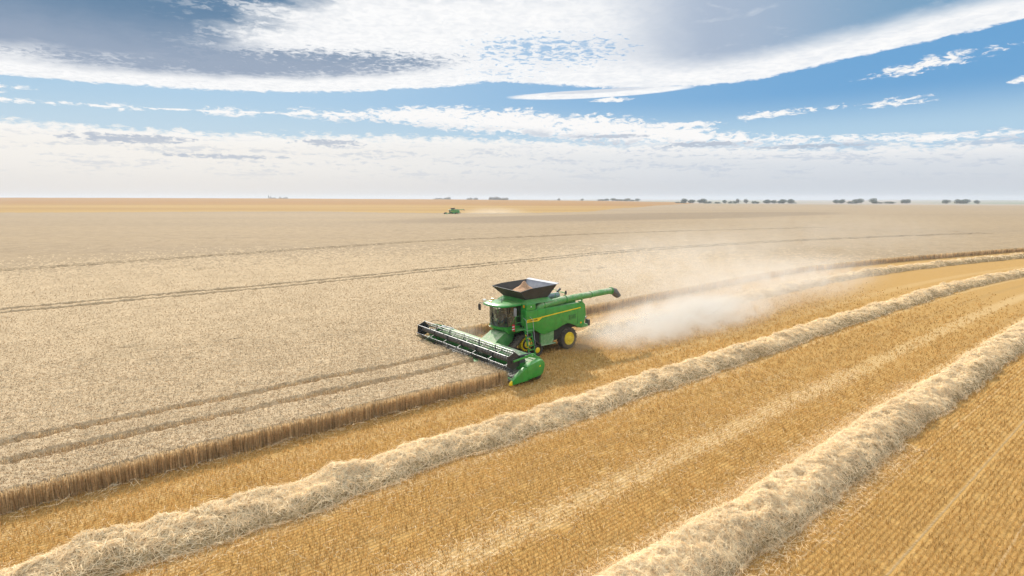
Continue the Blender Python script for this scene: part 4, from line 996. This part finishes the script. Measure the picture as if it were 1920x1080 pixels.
swath(21.05, 1.05, .66, [(-25, 20, .07, 32), (-80, -25, .2, 18), (-190, -80, .5, 12)],
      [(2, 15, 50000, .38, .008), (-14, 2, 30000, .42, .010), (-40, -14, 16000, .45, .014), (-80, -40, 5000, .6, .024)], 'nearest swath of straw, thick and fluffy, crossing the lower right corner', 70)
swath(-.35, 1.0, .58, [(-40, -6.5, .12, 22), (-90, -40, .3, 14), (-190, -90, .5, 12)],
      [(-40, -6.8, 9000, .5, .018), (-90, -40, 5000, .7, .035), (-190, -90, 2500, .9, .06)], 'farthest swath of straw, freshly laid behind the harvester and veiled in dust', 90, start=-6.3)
# a few long stems fallen out of the cut edge
for x, v, h_, L in ((12.2, 5.25, 2.6, 1.3), (13.4, 5.35, .4, 1.0), (18.0, 5.2, 2.9, .9), (8.8, 5.3, .3, .8)):
    wx, wy = fieldpt(x, v); a = h_ + HEAD; p = Vector((wx, wy, .03)); d = Vector((math.cos(a), math.sin(a), 0))
    b = MB(); b.tube([p, p + d * L * .4 + Vector((0, 0, .18)), p + d * L * .75 + Vector((0, 0, .30)), p + d * L + Vector((0, 0, .34))], [.008, .007, .006, .005], 5)
    b.tube([p + d * L + Vector((0, 0, .34)), p + d * (L + .05) + Vector((0, 0, .345)), p + d * (L + .12) + Vector((0, 0, .32))], [.006, .018, .005], 6)
    o = b.build('fallen_stem', M['straw']); tag(o, ['long fallen stem bowed across the stubble halfway along the cut edge', 'short fallen stem just left of the long bowed one at the cut edge', 'fallen stem nearest the left end of the cut wheat edge', 'fallen stem nearest the harvester at the cut wheat edge'][(12.2, 13.4, 18.0, 8.8).index(x)], 'wheat stem', 'stems fallen by the cut edge')
print('ears', ne, 'stubble', ns)

# ------------------------------------------------------------------ trees on the horizon
def leafm(name, c):
    m, t, b = mat(name); P = t.node('ShaderNodeNewGeometry').outputs['Position']
    t.l.new(t.mix(t.ss(t.noise(P, .8, 3, .6), .35, .65), c, tuple(x * 1.9 for x in c)), b.inputs['Base Color']); b.inputs['Roughness'].default_value = .8
    return m
LM = [leafm('dark_foliage', (.045, .085, .05)), leafm('olive_foliage', (.06, .09, .05)), leafm('brown_green_foliage', (.075, .085, .06))]
M['bark'] = simple('bark', (.10, .075, .05), .9)
def tree_proto(kind, hgt, wid, low):
    r_ = np.random.default_rng(100 + kind * 7 + int(hgt * 3) + int(low * 10)); root = empty('tree')
    b = MB(); b.tube([(0, 0, -1.5), (.1, 0, hgt * .25), (-.1, .1, hgt * .55)], [.35, .25, .12], 6)
    for k in range(4): a = k * 1.6 + kind; b.tube([(0, 0, hgt * (.2 + .06 * k)), (math.cos(a) * wid * .25, math.sin(a) * wid * .25, hgt * (.45 + .08 * k))], [.14, .05], 5)
    b.build('trunk', M['bark'], root)
    A_ = Acc(); n = 1100; lob = [(r_.uniform(-.28, .28) * wid, r_.uniform(-.28, .28) * wid, hgt * r_.uniform(.22 if low else .3, .78), r_.uniform(.24, .36)) for _ in range(10)]
    Pn = []
    for _ in range(n):
        l = lob[r_.integers(10)]; d = r_.normal(size=3); d /= np.linalg.norm(d); q = r_.uniform(.55, 1.05)
        Pn.append((l[0] + d[0] * l[3] * wid * q, l[1] + d[1] * l[3] * wid * q, max(.2 if low else .5, l[2] + d[2] * l[3] * hgt * .8 * q)))
    P_ = np.array(Pn); D = r_.normal(size=(n, 3)); D /= np.linalg.norm(D, axis=1, keepdims=True)
    Vq, Fq = blades(P_, D, r_.uniform(.5, 1.1, n), r_.uniform(.5, 1.0, n), .5); A_.add(Vq, Fq)
    o = A_.done('crown', [LM[kind]]); o.parent = root
    return root
PROTO = {}
def place_tree(wx, wy, hgt, wid, kind, low, label, group):
    key = (kind, low)
    if key not in PROTO: PROTO[key] = tree_proto(kind, 10, 9, low); o = PROTO[key]
    else: o = copy_tree(PROTO[key])
    o.location = (wx, wy, terrain(np.array([wx]), np.array([float(wy)]))[0]); o.scale = (wid / 9, wid / 9, hgt / 10); o.rotation_euler = (0, 0, random.uniform(0, 6))
    tag(o, label, 'tree', group)
ORD = ['first', 'second', 'third', 'fourth', 'fifth', 'sixth', 'seventh', 'eighth', 'ninth', 'tenth', 'eleventh', 'twelfth']
def row(x0, x1, y, n, hgt, wid, kind, where, low=False, jit=25):
    for k in range(n):
        x = x0 + (x1 - x0) * (k + .5) / n + random.uniform(-1, 1) * (x1 - x0) / n * .2; h_ = hgt * random.uniform(.65, 1.2)
        place_tree(x, y + random.uniform(-jit, jit), h_, wid * random.uniform(1.05, 1.5), kind, low,
                   ('%s from the left %s' % (ORD[k], where)) if n > 1 else where, 'trees on the horizon')
# tangents of the azimuth times distance give x; y is the distance north
D1 = 1290
row(377, 396, D1, 3, 4.5, 9, 1, 'of the low bushes left of the first grove', True)
row(396, 444, D1, 5, 11, 13, 0, 'in the first tall dark grove right of the gold stubble')
row(444, 478, D1, 4, 5.5, 9, 1, 'of the low bushes right of the first tall grove', True)
place_tree(487, D1, 8.5, 11, 0, False, 'lone round tree between the low bushes and the paired trees', 'trees on the horizon')
row(497, 512, D1, 2, 5.5, 8, 1, 'of two bushes beside the lone round tree', True)
place_tree(518, D1, 11, 10, 2, False, 'left tree of the tall pair in the middle of the right horizon', 'trees on the horizon')
place_tree(537, D1, 10.5, 12, 2, False, 'right tree of the tall pair in the middle of the right horizon', 'trees on the horizon')
row(545, 558, D1, 2, 6, 9, 1, 'of two low trees ending the paired group', True)
row(574, 640, D1, 7, 10.5, 13, 0, 'in the even flat topped row standing alone', jit=10)
row(648, 700, D1 + 90, 4, 3.5, 8, 1, 'of the thin bushes after the flat topped row', True)
row(734, 778, D1, 4, 11.5, 14, 0, 'in the biggest dark clump near the right side')
row(778, 800, D1, 3, 5.0, 8, 1, 'of the low bushes joining the two big clumps', True)
row(800, 828, D1, 3, 11, 12, 0, 'in the second big clump near the right side')
row(830, 838, D1, 1, 4.5, 7, 2, 'single small bush right of the second big clump', True)
row(844, 876, D1, 4, 5.0, 9, 1, 'of the low bushes at the right end of the horizon', True)
row(874, 905, D1, 3, 9.5, 11, 0, 'in the dark clump ending the photo on the right')
row(940, 1010, D1 - 60, 6, 9.5, 12, 0, 'in the outermost grove at the far right')
# woods beyond the gold ridge
row(-300, -240, 2150, 4, 14, 20, 2, 'of the faint crowns on the ridge behind the far harvester')
row(-170, -140, 2150, 2, 13.5, 18, 2, 'of two faint crowns right of the far harvester')
row(-88, -20, 2150, 6, 15, 20, 2, 'in the long faint copse right of the far dust')
row(280, 400, 1780, 9, 8.0, 16, 0, 'in the distant wood behind the gold stubble')
row(265, 290, 1780, 2, 7.5, 12, 2, 'of two small trees left of the distant wood')
place_tree(160, 1950, 9.5, 12, 2, False, 'tiny single tree on the ridge, centre right', 'trees on the horizon')
place_tree(235, 1900, 8.5, 12, 2, False, 'tiny single tree on the ridge just right of the other tiny one', 'trees on the horizon')
row(-1030, -985, 2450, 3, 21, 20, 2, 'of the faint crowns beside the twin church spires')

# church with two spires on the skyline
M['stone'] = simple('grey_stone', (.30, .28, .27), .9)
M['slate'] = simple('slate_roof', (.10, .11, .13), .7)
ch = empty('church'); z0 = float(terrain(np.array([-1060.]), np.array([2470.]))[0])
for x, hh in ((-6, 24), (3, 21)):
    b = MB(); b.box(x - 2, x + 2, -2, 2, -2, hh - 10); b.build('tower', M['stone'], ch)
    b = MB(); b.loft([[(x - 2.2, -2.2, hh - 10), (x + 2.2, -2.2, hh - 10), (x + 2.2, 2.2, hh - 10), (x - 2.2, 2.2, hh - 10)], [(x - .1, -.1, hh), (x + .1, -.1, hh), (x + .1, .1, hh), (x - .1, .1, hh)]]); b.build('spire', M['slate'], ch)
b = MB(); b.box(-5, 16, 2.2, 10, -2, 8); nv = b.build('nave', M['stone'], ch)
b = MB(); b.hexa([(-5.5, 1.8, 8), (16.5, 1.8, 8), (16.5, 10.5, 8), (-5.5, 10.5, 8)], [(-5.5, 6, 12), (16.5, 6, 12), (16.5, 6.2, 12), (-5.5, 6.2, 12)]); b.build('roof', M['slate'], ch)
ch.location = (-1058, 2470, z0 + 4); tag(ch, 'tiny pale church with twin spires on the left skyline', 'church')

# ------------------------------------------------------------------ dust
def dust(name_lab, c, r, dens, col=(.995, .965, .91), thr=(.36, .64), nsc=1.0, w=None, stretch=(1, 1, 1), rot=0.0, seed=0.0):
    if w is None: wx, wy = fieldpt(c[0], c[1])
    else: wx, wy = w
    me = bpy.data.meshes.new('dust_cloud'); bm = bmesh.new(); bmesh.ops.create_icosphere(bm, subdivisions=3, radius=1.0); bm.to_mesh(me); bm.free()
    o = bpy.data.objects.new('dust_cloud', me); C.objects.link(o); o.location = (wx, wy, c[2]); o.scale = r; o.rotation_euler = (0, 0, HEAD + rot)
    m = bpy.data.materials.new('dust'); m.use_nodes = True; t = NT(m.node_tree); t.n.clear()
    oc = objc(t); ln = t.node('ShaderNodeVectorMath', operation='LENGTH'); t.l.new(oc, ln.inputs[0])
    sp = t.node('ShaderNodeSeparateXYZ'); t.l.new(oc, sp.inputs[0])
    sc = t.node('ShaderNodeVectorMath', operation='MULTIPLY'); t.l.new(oc, sc.inputs[0]); sc.inputs[1].default_value = (r[0] * stretch[0], r[1] * stretch[1], r[2] * stretch[2])
    off = t.node('ShaderNodeVectorMath', operation='ADD'); t.l.new(sc.outputs[0], off.inputs[0]); off.inputs[1].default_value = (seed, seed * 1.7, seed * .6)
    n = t.noise(off.outputs[0], .6 * nsc, 6, .66, .9)
    fall = t.ss(t.add(ln.outputs[1], t.mul(t.sub(n, .5), .7)), 1.0, .25)
    d = t.mul(t.mul(fall, t.ss(n, *thr)), dens)
    v = t.node('ShaderNodeVolumePrincipled'); v.inputs['Color'].default_value = (*col, 1); v.inputs['Anisotropy'].default_value = .55
    t.l.new(d, v.inputs['Density']); t.l.new(v.outputs[0], t.node('ShaderNodeOutputMaterial').inputs['Volume'])
    me.materials.append(m); tag(o, name_lab, 'dust', kind='stuff')
    return o
dust('dense pale dust boiling up behind the rear wheels of the near harvester', (-17.5, 2.0, .5), (15.5, 5.6, 2.2), .9, seed=3.0, stretch=(.8, 1.2, 1.2))
dust('low bank of dust creeping over the stubble beside the plume', (-9.5, 3.4, .4), (6.5, 3.4, 1.5), .6, seed=5.5, stretch=(.9, 1.2, 1.2))
dust('brown dust hanging round the rear wheel', (-4.3, 2.3, .5), (3.0, 1.9, 1.25), .42, (.80, .72, .62), seed=9.0, nsc=1.5)
dust('long thin trail of dust drifting over the straw behind the harvester', (-35, 0.5, 1.6), (32, 8.5, 3.6), .14, seed=14.0, stretch=(.5, 1, 1))
dust('high veil of dust rising behind the unloading auger', (-27, -6, 3.6), (28, 12, 5.4), .045, seed=22.0, stretch=(.6, 1, 1), nsc=.8)
dust('wide faint dust drifting over the wheat on the right', (-85, -16, 3.2), (72, 30, 7.0), .008, seed=31.0, stretch=(.3, .5, .6), nsc=.6)
dust('pale chaff dust over the feeder house', (2.2, -2.6, 1.1), (1.7, 2.6, 1.0), .30, seed=41.0, nsc=1.8, thr=(.35, .7))
dust('pale dust trailing from the far harvester', (0, 0, 1.6), (30, 7, 4.5), .05, seed=52.0, nsc=.5, w=(-12.0, 384), rot=R(-38.5 + 180), thr=(.25, .6))

# ------------------------------------------------------------------ haze of the summer air
hb = MB(); hb.box(-9300, 9300, -9300, 9300, -24, 42)
hm = bpy.data.materials.new('haze'); hm.use_nodes = True; t = NT(hm.node_tree); t.n.clear()
v = t.node('ShaderNodeVolumePrincipled'); v.inputs['Color'].default_value = (.74, .79, .87, 1); v.inputs['Density'].default_value = .0002; v.inputs['Anisotropy'].default_value = .2
t.l.new(v.outputs[0], t.node('ShaderNodeOutputMaterial').inputs['Volume'])
ho = hb.build('haze', hm); ho['kind'] = 'stuff'; ho['label'] = 'thin summer haze over the whole plain'
